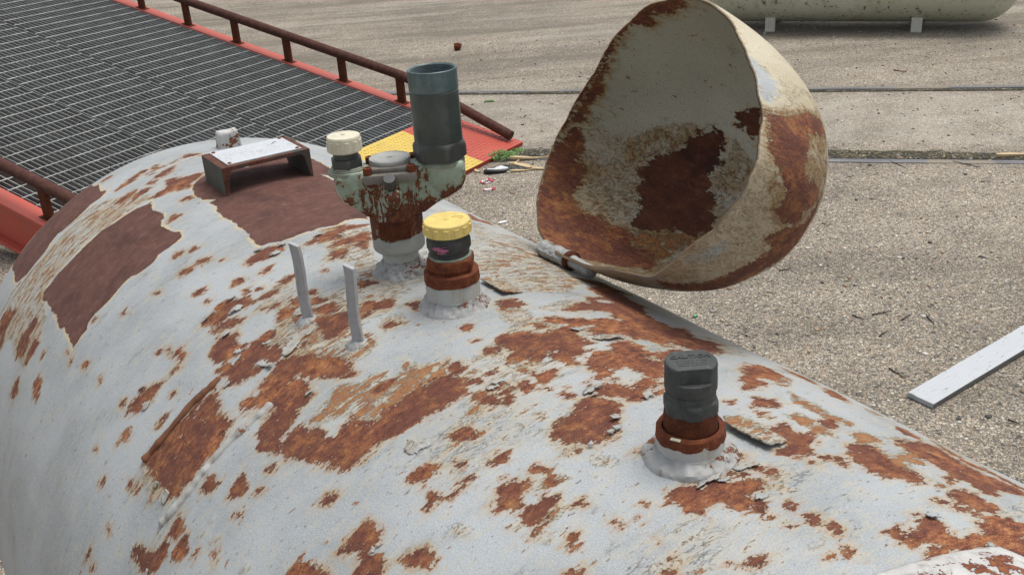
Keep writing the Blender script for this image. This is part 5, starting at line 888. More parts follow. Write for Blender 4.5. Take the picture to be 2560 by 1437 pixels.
for sx_ in (-1, 1):
    for sy_ in (-1, 1):
        sub('rivet', lathe([(.0031, 0), (.0029, .0009), (.0018, .0016), (.0004, .0018)], 20), M['rust'], br, loc=(.0006+sx_*.0520, .0008+sy_*.0350, cz-ZT+.0016))
bm = bmesh.new()                                             # scratched mark at the plate's far corner
for k in range(5): box_bm(bm, (.036+rng.normal(0, .002), .020+rng.normal(0, .003), cz-ZT+.0018), (.007, .0004, .0003), Matrix.Rotation(rng.uniform(-1, 1), 3, 'Z'))
bm_obj('scratch_mark', bm, M['black'], br)
# --- lifting lug beyond the plate
bm = bmesh.new(); r_ = bmesh.ops.create_cube(bm, size=1)
for v in bm.verts: v.co = Vector((v.co.x*.040*(1-.22*(v.co.z+.5)), v.co.y*.022, v.co.z*.038))
bmesh.ops.subdivide_edges(bm, edges=bm.edges[:], cuts=6, use_grid_fill=True)
for v in bm.verts: v.co += Vector([.0016*mnoise.noise(v.co*130+Vector((k*7, 0, 0))) for k in range(3)])
o = bm_obj('lifting_lug', bm, M['lug'], tank, smooth=True, loc=rel(tank_pt(-.010, .026, .009))); o.rotation_euler = (0, 0, math.atan2(SD.y, SD.x)-.1)
o['label'] = 'crackled white lug on the far end behind the data plate'
# --- bent hood welded on at the near end
V_, F_ = [], []
nu, nv = 30, 12
for i in range(nu+1):
    f = i/nu; a = -.022+.108*f; hgt = .0105*math.sin(PI*min(1, f*1.02))**.6*(0.35+.65*f)+.0015
    for j in range(nv+1):
        g = j/nv; h = hgt*(1-(2*g-1)**2 if g < .5 else 1-.18*((g-.5)*2)**2)
        s = 1.316+.030*f+.040*(g-.5)
        V_.append(rel(tank_pt(s, a+.002*mnoise.noise(Vector((f*6, g*6, 1))), max(h, -.002)+.0012*mnoise.noise(Vector((f*18, g*9, 5))))))
for i in range(nu):
    for j in range(nv): F_.append((i*(nv+1)+j, (i+1)*(nv+1)+j, (i+1)*(nv+1)+j+1, i*(nv+1)+j+1))
o = mesh_obj('bent_lug', V_, F_, M['lug'], tank); md = o.modifiers.new('s', 'SOLIDIFY'); md.thickness = .004; md.offset = -1
o['label'] = 'bent white metal lug at the near end of the tank'

# ------------------------------------------------------------------ the hinged dome lid
LC = Vector((.1534, 1.1156, 1.2922)); LU = Vector((.3594, -.9215, .1471)).normalized(); LN = Vector((-.8281, -.2423, .5055)).normalized(); LW = LN.cross(LU).normalized()
la, lb, ld = .21838, .16973, .20919
rim = RIM; rt_ = np.array([math.radians(p[0]) for p in rim]); rv_ = np.array([p[1] for p in rim])
def rim_rho(t):
    t = (t+PI) % (2*PI)-PI
    return float(np.interp(t, rt_, rv_, period=2*PI))
nth, nph = 360, 150
TH = np.linspace(-PI, PI, nth, endpoint=False); PH = np.linspace(.004, PI/2, nph)
rho = np.array([rim_rho(t) for t in TH])
rho_s = np.array([np.mean(np.take(rho, range(i-3, i+4), mode='wrap')) for i in range(nth)])
def lid_shell(off):
    TT, PP = np.meshgrid(TH, PH, indexing='ij')
    k = np.clip((PP-.55)/(PI/2-.55), 0, 1)**1.6
    rag = np.array([mnoise.noise(Vector((math.cos(t)*5, math.sin(t)*5, 2)))*.005+mnoise.noise(Vector((math.cos(t)*40, math.sin(t)*40, 5)))*.0012 for t in TH])
    fac = 1+(rho_s[:, None]-1)*k
    rr = np.sin(PP)*fac
    aa, bb, dd = la-off, lb-off, ld-off
    x = aa*np.cos(TT)*rr; y = bb*np.sin(TT)*rr; z = -dd*np.cos(PP)+(rag[:, None]*k**4)
    # dents
    dn = .0022*np.sin(TT*3+PP*5)+.0015*np.sin(TT*7-PP*9)
    x *= 1+dn*4*np.sin(PP); z *= 1+dn*3
    # the lip bent outwards and torn near the hinge
    q_ = np.exp(-((((TT-math.radians(-57)+PI) % (2*PI))-PI)/.20)**2)*k**5
    z += -.012*q_
    L = np.array(LC)[None, None]+x[..., None]*np.array(LU)+y[..., None]*np.array(LW)+z[..., None]*np.array(LN)
    return L, TT, PP
Lo, TT, PP = lid_shell(0); Li, _, _ = lid_shell(.0035)
Vl = np.concatenate([Lo.reshape(-1, 3), Li.reshape(-1, 3)])-np.array(TB)
idx = np.arange(nth*nph).reshape(nth, nph); nx = np.roll(idx, -1, 0)
qo = np.stack([idx[:, :-1], nx[:, :-1], nx[:, 1:], idx[:, 1:]], -1).reshape(-1, 4)
N_ = nth*nph; qi = qo[:, ::-1]+N_
qr = np.stack([idx[:, -1], nx[:, -1], nx[:, -1]+N_, idx[:, -1]+N_], -1)
faces = np.concatenate([qo, qi, qr]); fm = [0]*len(qo)+[1]*len(qi)+[0]*len(qr)
faces = [tuple(f) for f in faces]+[tuple(idx[::-1, 0]), tuple(idx[:, 0]+N_)]; fm += [0, 1]
lid = mesh_obj('dome_lid', Vl, faces, [M['lid_out'], M['lid_in']], tank, True, fm)
lid['label'] = 'open dome lid on its hinge, cream outside and stained with rust inside'
U2 = PP*np.cos(TT); W2 = PP*np.sin(TT)
fo = fields(LID_OUT, U2, W2, ('R', 'S', 'G'), .12, .04); fi = fields(LID_IN, U2, W2, ('R', 'P', 'S', 'G'), .12, .04)
rimr = (PP-PI/2+.012+.012*np.sin(TT*5)*np.sin(TT*2+1))                           # rust creeping in from the bare edge
sc_ = .16
ro = np.maximum(fo['R']-.02, rimr-.075)*sc_; ri = np.maximum(fi['R'], rimr)*sc_
me = lid.data
set_attr(me, 'rust', np.concatenate([ro.ravel(), ri.ravel()])); set_attr(me, 'streak', np.concatenate([np.maximum(fo['S'], .30*np.clip((1.1-W2)/1.0, 0, 1)).ravel(), np.maximum(fi['S'], .46*np.clip((.50-W2)/.8, 0, 1)).ravel()]))
set_attr(me, 'primer', np.concatenate([np.full(N_, -.03), fi['P'].ravel()*sc_])); set_attr(me, 'grey', np.concatenate([fo['G'].ravel(), fi['G'].ravel()])*sc_)
uv3 = np.stack([U2*.2, W2*.2, np.zeros_like(U2)], -1).reshape(-1, 3); set_attr(me, 'suv', np.concatenate([uv3, uv3+5]), True)
# hinge: painted barrel, pin and leaf
h0, h1, h2 = tank_pt(.628, .207, .010), tank_pt(.688, .207, .0115), tank_pt(.735, .203, .0105)
V_, F_ = tube([rel(h0+(h1-h0)*k/14) for k in range(15)], .0092, 18, rfun=lambda i, p: .0112*(1+.20*mnoise.noise(p*130))*(.8 if i in (0, 14) else 1)); o = mesh_obj('hinge_barrel', V_, F_, M['crust'], tank)
V_, F_ = tube([rel(h1+(h2-h1)*k/12) for k in range(13)], .0066, 16, rfun=lambda i, p: .0078*(1+.16*mnoise.noise(p*160))); mesh_obj('hinge_pin', V_, F_, M['white'], tank)
V_, F_ = tube([rel(h1-(h1-h0)*.04), rel(h1+(h2-h1)*.10)], .0120, 20); mesh_obj('hinge_collar', V_, F_, M['rust_dark'], tank)
def leaf(p, q, w, mat):
    d = (q-p).normalized(); bm = bmesh.new(); n = tank_n(.22)
    y = d.cross(n).normalized(); box_bm(bm, rel((p+q)/2), ((q-p).length, w, .005), axes_rot(d, y, d.cross(y)), .001); return bm
hb = LC+(LU*la*math.cos(math.radians(-105))+LW*lb*math.sin(math.radians(-105)))*.93
bm = leaf(tank_pt(.655, .222, .003), tank_pt(.655, .196, .010), .055, M['crust']); bm_obj('hinge_leaf', bm, M['crust'], tank)

# ------------------------------------------------------------------ ground
def ground_mat():
    t = NT('exposed_aggregate_concrete'); c = t.coord('Object')
    w = t.n('VectorMath', operation='ADD'); t.put(w.inputs[0], c); nn = t.noise(c, 60, 2, .5, col=True)
    ws = t.n('VectorMath', operation='SCALE'); t.put(ws.inputs[0], nn); ws.inputs['Scale'].default_value = .008; t.t.links.new(ws.outputs[0], w.inputs[1]); cw = w.outputs[0]
    d1 = t.vor(cw, 112); k1 = t.vor(cw, 112, out='Color'); d2 = t.vor(cw, 240); k2 = t.vor(cw, 240, out='Color')
    s1 = t.n('SeparateColor'); t.put(s1.inputs[0], k1); s2 = t.n('SeparateColor'); t.put(s2.inputs[0], k2)
    peb = [(0.0, (.05, .048, .046)), (.10, (.16, .145, .13)), (.22, (.31, .25, .19)), (.40, (.44, .36, .27)), (.56, (.52, .44, .34)), (.70, (.41, .375, .33)), (.82, (.58, .50, .39)), (.92, (.46, .30, .20)), (.955, (.70, .66, .60))]
    p1 = t.ramp(s1.outputs[0], peb, 'CONSTANT'); p2 = t.ramp(s2.outputs[1], peb, 'CONSTANT')
    big = t.step(s1.outputs[2], .52, .58)
    col = t.mix(big, p2, p1); col = t.mix(.14, col, (.36, .315, .255))
    gap = t.mix(big, t.step(d2, .42, .60), t.step(d1, .46, .66)); gp = t.n('SeparateColor'); t.put(gp.inputs[0], gap); gapf = gp.outputs[0]
    col = t.mix(t.mul(gapf, .72), col, (.115, .10, .08))
    nl = t.noise(c, .55, 5, .6); nm = t.noise(c, 3.2, 5, .65); ns = t.noise(t.scale(c, (.35, 2.2, 1), (3, 1, 0)), 1.6, 5, .65)
    tone = t.add(t.add(t.step(nl, .3, .7, .80, 1.13), t.step(nm, .3, .7, -.10, .09)), t.step(ns, .35, .7, .06, -.16))
    col = t.hue(col, tone)
    sp = t.n('SeparateXYZ'); t.put(sp.inputs[0], c); far = t.step(sp.outputs[1], 5.5, 7.5)
    rl = t.add(t.mul(sp.outputs[0], .25642), t.mul(sp.outputs[1], .96656)); btw = t.mul(t.step(rl, 5.25, 5.5), t.step(rl, 6.5, 6.3)); col = t.mix(t.mul(btw, t.step(nm, .35, .6, .1, .38)), col, (.46, .42, .36))
    trk = t.noise(t.scale(c, (.22, 1.6, 1), (1, 5, 0)), 1.1, 6, .7)
    col = t.mix(t.mul(far, t.step(trk, .50, .60, 0, .62)), col, (.15, .128, .10)); col = t.mix(t.mul(far, t.step(trk, .46, .38, 0, .35)), col, (.40, .375, .33))
    col = t.mix(t.mul(t.step(nm, .58, .75), .35), col, (.24, .21, .165))
    col = t.mix(t.mul(t.step(t.noise(t.scale(c, (.5, 3, 1), (7, 2, 0)), 2.4, 5, .7), .68, .76), .45), col, (.48, .46, .42))
    col = t.mix(t.mul(t.step(t.noise(c, 5.2, 6, .7), .655, .70), .6), col, (.07, .068, .055))
    tint = t.n('Mix', data_type='RGBA', blend_type='MULTIPLY'); t.put(tint.inputs[0], 1.0); t.put(tint.inputs[6], col); t.put(tint.inputs[7], (.955, .97, .965)); col = tint.outputs[2]
    h = t.sub(t.mul(t.inv(gapf), .7), t.mul(d1, .4))
    return t.done(col, .85, t.bump(h, .004, .7), spec=.25)
M['ground'] = ground_mat()
V_, F_ = [], []
gs = [-300, -60, -12, -4, 0, 4, 8, 12, 20, 60, 300]
for x in gs:
    for y in gs: V_.append((x, y, 0))
n = len(gs)
for i in range(n-1):
    for j in range(n-1): F_.append((i*n+j, (i+1)*n+j, (i+1)*n+j+1, i*n+j+1))
struct(mesh_obj('ground', V_, F_, M['ground'], smooth=False))

# ------------------------------------------------------------------ rails set flush in the concrete
TH_R = -.25932; RD = Vector((math.cos(TH_R), math.sin(TH_R), 0)); RN = Vector((-RD.y, RD.x, 0))
def rail_mat():
    t = NT('worn_rail_steel'); c = t.coord(); n1 = t.noise(t.scale(c, (.15, 1, 1)), 30, 5, .6); n2 = t.noise(c, 160, 4, .6); n0 = t.noise(c, 1.7, 3, .5)
    col = t.ramp(t.add(t.mul(n1, .6), t.mul(n2, .4)), [(.35, (.085, .083, .085)), (.5, (.15, .148, .152)), (.65, (.23, .225, .23))])
    col = t.mix(t.step(n0, .56, .62), col, (.24, .20, .15))
    return t.done(col, .5, t.bump(n2, .0006, .5), metal=.3)
M['rail'] = rail_mat(); M['dirt'] = None
def dirt_mat(name, dark, mid, light, sc=1.0):
    t = NT(name); c = t.coord(); d = t.vor(c, 85*sc); k = t.n('SeparateColor'); t.put(k.inputs[0], t.vor(c, 85*sc, out='Color')); n = t.noise(c, 14, 5, .7)
    col = t.ramp(t.add(t.mul(k.outputs[0], .55), t.mul(n, .45)), [(.25, dark), (.5, mid), (.62, mid), (.78, light)], 'LINEAR')
    col = t.mix(t.step(d, .4, .7), col, dark)
    return t.done(col, .9, t.bump(t.sub(n, d), .006, .8), spec=.2)
M['dirt'] = dirt_mat('dirty_gravel', (.028, .027, .02), (.085, .078, .058), (.27, .23, .16))
for k, (D, wid, lab) in enumerate(((5.091, .060, 'nearer steel rail, set flush in the concrete with dirt along its far side'), (6.561, .052, 'farther steel rail, set flush in the concrete beyond the domed lid'))):
    bm = bmesh.new(); L = 60
    nseg = 240; vv = []
    for i in range(nseg+1):
        x = -30+L*i/nseg; z = .0030+.0052*mnoise.noise(Vector((x*.9, D*3, 0)))
        row = [bm.verts.new((x, -wid/2+.003*mnoise.noise(Vector((x*5, D, 1))), -.02)), bm.verts.new((x, -wid/2+.004+.003*mnoise.noise(Vector((x*5, D, 1))), z)), bm.verts.new((x, wid/2-.004, z)), bm.verts.new((x, wid/2, -.02))]
        vv.append(row)
    for i in range(nseg):
        for j in range(3): bm.faces.new((vv[i][j], vv[i+1][j], vv[i+1][j+1], vv[i][j+1]))
    o = bm_obj('railway_rail', bm, M['rail'], loc=RN*D); o.rotation_euler = (0, 0, TH_R); tag(o, lab, 'rail')
# strip of dirt in the flangeway beside each rail
def strip(name, D, w, zs, seed, x0=-30, x1=30, amp=.03):
    V_, F_ = [], []; n = 900; m = 6
    for i in range(n+1):
        x = x0+(x1-x0)*i/n; wj = w*(1+.35*mnoise.noise(Vector((x*1.3, seed, 0))))
        off = amp*mnoise.noise(Vector((x*3.0, seed, 4)))+amp*.6*mnoise.noise(Vector((x*11.0, seed, 7)))
        for j in range(m+1):
            g = j/m; y = -w/2+(wj+off*g)*g
            z = .004+zs*math.sin(PI*g)*(.6+.6*mnoise.noise(Vector((x*9, y*20, seed)))) if 0 < j < m else .0035
            V_.append((x, y, z))
    for i in range(n):
        for j in range(m): F_.append((i*(m+1)+j, (i+1)*(m+1)+j, (i+1)*(m+1)+j+1, i*(m+1)+j+1))
    o = mesh_obj(name, V_, F_, M['dirt'], loc=RN*D); o.rotation_euler = (0, 0, TH_R); o['kind'] = 'stuff'; return o
strip('gravel_dirt', 5.091+.035+.065, .13, .004, 1.0, amp=.05)
strip('gravel_dirt', 6.561-.033-.03, .05, .003, 5.0, amp=.03)

# ------------------------------------------------------------------ ramp
E0 = Vector((-.56838776, -.82276081, 0)); UH = Vector((-.82276081, .56838776, 0)); AL = math.radians(12)
U0 = UH*math.cos(AL)+Vector((0, 0, math.sin(AL))); N0 = U0.cross(E0).normalized()
if N0.z < 0: N0 = -N0
RA = Vector((.11729613, 5.47803947, .02))
ramp = empty('loading_ramp', (RA.x, RA.y, 0), 'red steel loading ramp with grating deck and low rusty handrails, climbing to the left', 'ramp')
def rp(t, e, n=0.0): return RA+U0*t+E0*e+N0*n-ramp.location
RM = axes_rot(U0, E0, N0) if U0.cross(E0).dot(N0) > 0 else axes_rot(U0, -E0, N0)
TL = 9.5; WD = 2.33
M['red'] = paint_mat('faded_red_paint', (.46, .075, .045), (.30, .10, .075), .06, .35, .5, .0004, .35)
M['redweb'] = paint_mat('red_paint', (.36, .035, .018), (.22, .04, .03), .03, .3, .5, .0004, .3)
def grating_mat():
    t = NT('galvanised_grating'); c = t.coord(); n1 = t.noise(c, 9, 4, .6); n2 = t.noise(c, 60, 4, .6); n3 = t.noise(c, 2.3, 4, .6)
    col = t.ramp(t.add(t.mul(n1, .5), t.mul(n2, .5)), [(.32, (.10, .108, .11)), (.5, (.19, .205, .207)), (.66, (.29, .31, .312))])
    col = t.mix(t.mul(t.step(t.add(t.mul(n2, .5), t.mul(n3, .5)), .55, .66), .6), col, (.11, .065, .045))
    g = t.n('NewGeometry'); sp = t.n('SeparateXYZ'); t.t.links.new(g.outputs['Normal'], sp.inputs[0])
    return t.done(col, .55, t.bump(n2, .0006, .5), metal=.2)
M['grating'] = grating_mat()
def top_mat(nm, g):
    t = NT(nm); c = t.coord(); n1 = t.noise(c, 14, 4, .6); n2 = t.noise(c, 90, 3, .6)
    col = t.ramp(t.add(t.mul(n1, .5), t.mul(n2, .5)), [(.34, (.15*g, .14*g, .12*g)), (.46, (.25*g, .255*g, .24*g)), (.62, (.36*g, .37*g, .36*g))])
    return t.done(col, .45, metal=.15)
M['edge'] = top_mat('worn_bar_edges', .8); M['rod'] = top_mat('bright_cross_rods', 1.3)
def dull_panel(e0, e1, off, seed):
    """one bar-grating panel: deep bearing bars up the slope, twisted cross rods across, worn bright along the top"""
    V_, F_, FM = [], [], []
    def bar(t0, t1, e, hw, z0, z1, wob):
        n = 18; b0 = len(V_)
        for i in range(n+1):
            t = t0+(t1-t0)*i/n; ee = e+wob*mnoise.noise(Vector((t*2.2, e*40, seed))); dz = .0025*mnoise.noise(Vector((t*1.3, e*9, seed+3)))
            for de, z in ((-hw, z0), (hw, z0), (hw, z1), (-hw, z1)): V_.append(rp(t, ee+de, z+dz))
        for i in range(n):
            for k in range(4):
                a = b0+i*4; F_.append((a+k, a+4+k, a+4+(k+1) % 4, a+(k+1) % 4)); FM.append(1 if k == 2 else 0)
        F_.append((b0, b0+1, b0+2, b0+3)); FM.append(0); a = b0+n*4; F_.append((a+3, a+2, a+1, a)); FM.append(0)
    t0 = .552; e = e0+.004
    while e < e1-.002:
        bar(t0, TL, e, .0018, -.026, -.001, .0045); e += .0305
    t = t0+.035+off
    while t < TL:
        b0 = len(V_); n = 16; sg = 6
        for i in range(n+1):
            e = e0+.001+(e1-e0-.002)*i/n; tt = t+.004*mnoise.noise(Vector((t*3, e*3, seed)))
            for k in range(sg):
                a = 2*PI*k/sg+i*.8; V_.append(rp(tt+.0027*math.cos(a), e, -.0012+.0027*math.sin(a)))
        for i in range(n):
            for k in range(sg):
                a = b0+i*sg; F_.append((a+k, a+sg+k, a+sg+(k+1) % sg, a+(k+1) % sg)); FM.append(2)
        t += .1016
    o = mesh_obj('grating_panel', V_, F_, [M['grating'], M['edge'], M['rod']], ramp, False, FM); return o
dull_panel(.090, .884, .0, 1.0); dull_panel(.890, 1.452, .052, 2.0); dull_panel(1.458, 2.236, .018, 3.0)
def ibeam(e0, e1, depth):
    bm = bmesh.new(); c = (e0+e1)/2; w = e1-e0
    for (cz_, h, ww) in ((-.005, .010, w), (-depth+.005, .010, w), (-depth/2, depth-.0205, .009)):
        box_bm(bm, rp(TL/2+.28, c, cz_), (TL-.56, ww, h), axes_rot(U0, E0 if True else E0, N0) if abs(RM.determinant()-1) < .1 else RM, .0015)
    return bm
def box_r(bm, t0, t1, e0, e1, n0, n1, bev=0):
    vs = [bm.verts.new(rp(t, e, n)) for t in (t0, t1) for e in (e0, e1) for n in (n0, n1)]
    for f in ((0, 1, 3, 2), (4, 6, 7, 5), (0, 4, 5, 1), (2, 3, 7, 6), (0, 2, 6, 4), (1, 5, 7, 3)): bm.faces.new([vs[i] for i in f])
def beam(e0, e1):
    bm = bmesh.new(); c = (e0+e1)/2
    box_r(bm, .546, TL, e0, e1, -.012, .004)
    bmat = [M['red'], M['redweb']]
    box_r(bm, .75, TL, c-.006, c+.006, -.205, -.0122)
    box_r(bm, .80, TL, e0, e1, -.222, -.2052)
    return bm
for e0, e1 in ((.0, .085), (2.240, 2.330)):
    o = bm_obj('side_beam', beam(e0, e1), M['red'], ramp); bv = o.modifiers.new('b', 'BEVEL'); bv.width = .003; bv.segments = 2
    o['label'] = 'red side beam along the far edge of the deck' if e0 < .5 else 'red side beam along the near edge, showing its web'
def apron_mat():
    t = NT('red_and_yellow_tread_plate'); c = t.attr('uvr', True); sx = t.n('SeparateXYZ'); t.put(sx.inputs[0], c); x, y, z = sx.outputs
    n1 = t.noise(c, 9, 5, .65); n2 = t.noise(c, 120, 4, .6)
    e = t.add(y, t.mul(t.sub(n1, .5), .03))
    yl = t.mul(t.step(e, .383, .387), t.step(e, 1.16, 1.156)); yl = t.mx(yl, t.step(e, 1.94, 1.944))
    red = t.mix(n1, (.47, .075, .045), (.36, .06, .04)); yel = t.mix(n1, (.66, .47, .07), (.48, .35, .09))
    col = t.mix(yl, red, yel)
    col = t.mix(t.mul(t.step(n2, .64, .68), .7), col, (.09, .06, .045)); col = t.mix(t.mul(t.step(n1, .6, .75), .4), col, (.32, .16, .12))
    return t.done(col, .5, t.bump(n2, .0005, .6))
M['apron'] = apron_mat()
V_, F_ = [], []; nt, ne = 24, 70
for i in range(nt+1):
    for j in range(ne+1):
        V_.append(rp(.548*i/nt, WD*j/ne, .003+.0022*mnoise.noise(Vector((i*.2, j*.15, 4)))))
for i in range(nt):
    for j in range(ne): F_.append((i*(ne+1)+j, (i+1)*(ne+1)+j, (i+1)*(ne+1)+j+1, i*(ne+1)+j+1))
uvr = [(.548*i/nt, WD*j/ne, 0) for i in range(nt+1) for j in range(ne+1)]
# raised diamonds of the tread plate
t_ = .02; row = 0
while t_ < .535:
    e_ = .012+(row % 2)*.0
    k = 0
    while e_ < WD-.01:
        a = PI/4 if (k+row) % 2 else -PI/4; ca, sa = math.cos(a), math.sin(a); b0 = len(V_)
        for (p, q, h) in ((.0125, 0, .0034), (0, .0034, .0034), (-.0125, 0, .0034), (0, -.0034, .0034), (0, 0, .0066)):
            V_.append(rp(t_+p*ca-q*sa, e_+p*sa+q*ca, h+.0005)); uvr.append((t_+p*ca, e_+p*sa, 0))
        for k2 in range(4): F_.append((b0+k2, b0+(k2+1) % 4, b0+4))
        e_ += .026; k += 1
    t_ += .026; row += 1
o = mesh_obj('apron_plate', V_, F_, M['apron'], ramp, smooth=False); set_attr(o.data, 'uvr', np.array(uvr), True)
bm = bmesh.new(); box_r(bm, -.001, .546, 0, WD, -.018, .0006); bm_obj('apron_edge', bm, M['redweb'], ramp)
def rail(e, posts, hgt, bend, label):
    pr_ = .0275
    path = [rp(t, e)+Vector((0, 0, hgt)) for t in np.linspace(TL, bend[0][0], 40)]+[rp(t, e)+Vector((0, 0, h)) for t, h in bend[1:]]
    V_, F_ = tube(path, pr_, 18, rfun=lambda i, p: pr_*(1+.02*mnoise.noise(p*9)))
    o = mesh_obj('handrail', V_, F_[:-1] if False else F_, M['pipe_rust'], ramp); smooth_by_angle(o, 50); o['label'] = label
    for t in posts:
        bm = bmesh.new(); c = rp(t, e); h = hgt-.012
        box_bm(bm, c+Vector((0, 0, h/2)), (.050, .022, h), axes_rot(UH, E0, Vector((0, 0, 1))) if UH.cross(E0).z > 0 else axes_rot(-UH, E0, Vector((0, 0, 1))), .002)
        bm_obj('post', bm, M['rust_dark'], o)
        bm = bmesh.new(); box_r(bm, t-.042, t+.042, e-.024, e+.024, .0042, .0065); bm_obj('post_weld', bm, M['rust_dark'], o)
    return o
rail(.046, [.815+.4475*k for k in range(19)], .164, [(.80, .164), (.74, .158), (.60, .136), (.045, .036)], 'brown rusted handrail along the far side, bent down to the deck at its foot')
rail(2.272, [.968+.4475*k for k in range(19)], .160, [(.80, .160), (.74, .154), (.60, .132), (.045, .034)], 'brown rusted handrail along the near side')
o = [c for c in ramp.children if c.name.startswith('handrail')][0]
for t, e in ((5.2, .12), (5.2, 2.2), (8.8, .12), (8.8, 2.2)):                                   # props under the high end
    p = rp(t, e)+ramp.location; h = p.z-.21; bm = bmesh.new(); box_bm(bm, (p.x-ramp.location.x, p.y-ramp.location.y, h/2), (.09, .09, h), axes_rot(-UH if UH.cross(E0).z < 0 else UH, E0, Vector((0, 0, 1))), .003); bm_obj('prop', bm, M['redweb'], ramp)

# ------------------------------------------------------------------ the second tank
def cream_tank():
    t = NT('chipped_cream_paint'); c = t.coord(); n1 = t.noise(c, 22, 6, .7); n2 = t.noise(c, 90, 4, .6); n0 = t.noise(c, 3, 3, .5); n3 = t.noise(t.scale(c, (1.2, 1.2, .35)), 12, 5, .7)
    col = t.mix(t.step(n0, .35, .65), (.58, .60, .49), (.50, .52, .41)); col = t.mix(t.mul(t.step(n3, .5, .7), .4), col, (.27, .28, .18))
    f = t.add(t.add(t.mul(n1, .6), t.mul(n2, .25)), t.mul(n3, .15)); m = t.step(f, .565, .58); col = t.mix(m, col, t.mix(t.step(n2, .4, .6), (.045, .06, .05), (.12, .10, .06)))
    return t.done(col, .5, t.bump(t.inv(m), .0006, .6))
M['creamtank'] = cream_tank()
d2 = Vector((.9213, -.3888, 0)).normalized(); s2 = Vector((-d2.y, d2.x, 0)); R2 = .38; zc2 = .045+R2
f0 = Vector((2.194, 8.156, 0)); c0 = f0+s2*.20+d2*.54
tank2 = empty('propane_tank', (c0.x, c0.y, 0), 'cream propane tank with dark chips in its paint, standing on short legs across the yard', 'tank')
V_, F_ = [], []; seg = 72; prof = []
HL = 1.08
for a in np.linspace(-PI/2, 0, 16): prof.append((-HL+.30*math.sin(a), max(R2*math.cos(a), .0005)))
prof += [(x, R2) for x in np.linspace(-HL+.1, HL-.2, 20)]
for a in np.linspace(0, PI/2, 16): prof.append((HL-.10+.30*math.sin(a), max(R2*math.cos(a), .0005)))
for x, r in prof:
    for k in range(seg):
        a = 2*PI*k/seg; V_.append(d2*x+s2*(r*math.cos(a))+Vector((0, 0, zc2+r*math.sin(a))))
for i in range(len(prof)-1):
    for k in range(seg): F_.append((i*seg+k, i*seg+(k+1) % seg, (i+1)*seg+(k+1) % seg, (i+1)*seg+k))
mesh_obj('shell', V_, F_, M['creamtank'], tank2)
for x in (-.54, .545):
    for y in (-.20, .20):
        bm = bmesh.new(); box_bm(bm, d2*x+s2*y+Vector((0, 0, .08)), (.078, .012, .16), axes_rot(d2, s2, Vector((0, 0, 1))), .002)
        box_bm(bm, d2*x+s2*(y*1.05)+Vector((0, 0, .005)), (.078, .05, .010), axes_rot(d2, s2, Vector((0, 0, 1))), .002)
        bm_obj('leg', bm, paint_mat('chipped_leg_paint', (.60, .60, .54), (.35, .29, .18), .14, .8) if 'leg' not in M else M['leg'], tank2)
V_, F_ = lathe([(.19, 0), (.19, .17), (.17, .20), (.10, .225), (.001, .23)], 40); mesh_obj('dome_lid', V_, F_, M['creamtank'], tank2, loc=(0, 0, zc2+R2-.05))

# ------------------------------------------------------------------ things lying about
def wood_mat(name, a, b, c_):
    t = NT(name); c = t.coord(); n = t.noise(t.scale(c, (2, 40, 40)), 6, 5, .6); n2 = t.noise(c, 60, 4, .6)
    return t.done(t.ramp(t.add(t.mul(n, .7), t.mul(n2, .3)), [(.3, a), (.5, b), (.7, c_)]), .75, t.bump(n, .0008, .6))
M['splinter'] = wood_mat('split_pale_wood', (.26, .17, .09), (.48, .36, .20), (.60, .49, .32)); M['stick'] = wood_mat('dark_twig', (.012, .010, .009), (.03, .024, .02), (.06, .045, .035))
M['straw'] = wood_mat('old_straw', (.20, .15, .07), (.38, .31, .17), (.5, .43, .27))
def plank_mat():
    t = NT('white_painted_board'); c = t.coord(); n = t.noise(t.scale(c, (1.5, 30, 30)), 5, 5, .65); n2 = t.noise(c, 45, 5, .65); n3 = t.noise(t.scale(c, (.25, 1, 1)), 140, 4, .6)
    col = t.mix(n, (.47, .49, .51), (.38, .40, .42)); col = t.mix(t.step(n3, .64, .68), col, (.16, .15, .14)); col = t.mix(t.mul(t.step(n2, .56, .7), .5), col, (.40, .40, .37))
    g = t.n('NewGeometry'); return t.done(col, .6, t.bump(n, .0008, .5))
M['plank'] = plank_mat()
pa, pb = Vector((1.168, 2.628, .040)), Vector((1.2098, 2.5517, .040)); pd = Vector((.825, .565, 0)).normalized(); pn = Vector((-pd.y, pd.x, 0)); PLN = 1.9
bm = bmesh.new(); nq = 30
rows = []
for i in range(nq+1):
    x = PLN*i/nq; en = .002 if i == 0 else 0
    row = []
    for j in range(9):
        y = -.0445+.089*j/8; xx = x+((.0025 if j in (6, 7) else 0)+.003*(j/8) if i == 0 else 0)
        row.append((xx, y))
    rows.append(row)
top = [[bm.verts.new((x, y, .019+.0006*mnoise.noise(Vector((x*6, y*40, 0))))) for x, y in r] for r in rows]; bot = [[bm.verts.new((x, y, .002)) for x, y in r] for r in rows]
for i in range(nq):
    for j in range(8): bm.faces.new((top[i][j], top[i+1][j], top[i+1][j+1], top[i][j+1])); bm.faces.new((bot[i][j], bot[i][j+1], bot[i+1][j+1], bot[i+1][j]))
    bm.faces.new((top[i][0], bot[i][0], bot[i+1][0], top[i+1][0])); bm.faces.new((top[i][8], top[i+1][8], bot[i+1][8], bot[i][8]))
for j in range(8): bm.faces.new((top[0][j], top[0][j+1], bot[0][j+1], bot[0][j])); bm.faces.new((top[nq][j], bot[nq][j], bot[nq][j+1], top[nq][j+1]))
PLC = Vector((1.1745, 2.556, -.001))
M['boardside'] = wood_mat('shaded_board_edge', (.07, .068, .065), (.12, .115, .11), (.17, .165, .155))  # bare side, its shade away from the light put into the dark colour
o = bm_obj('plank', bm, [M['plank'], M['boardside']], loc=PLC)
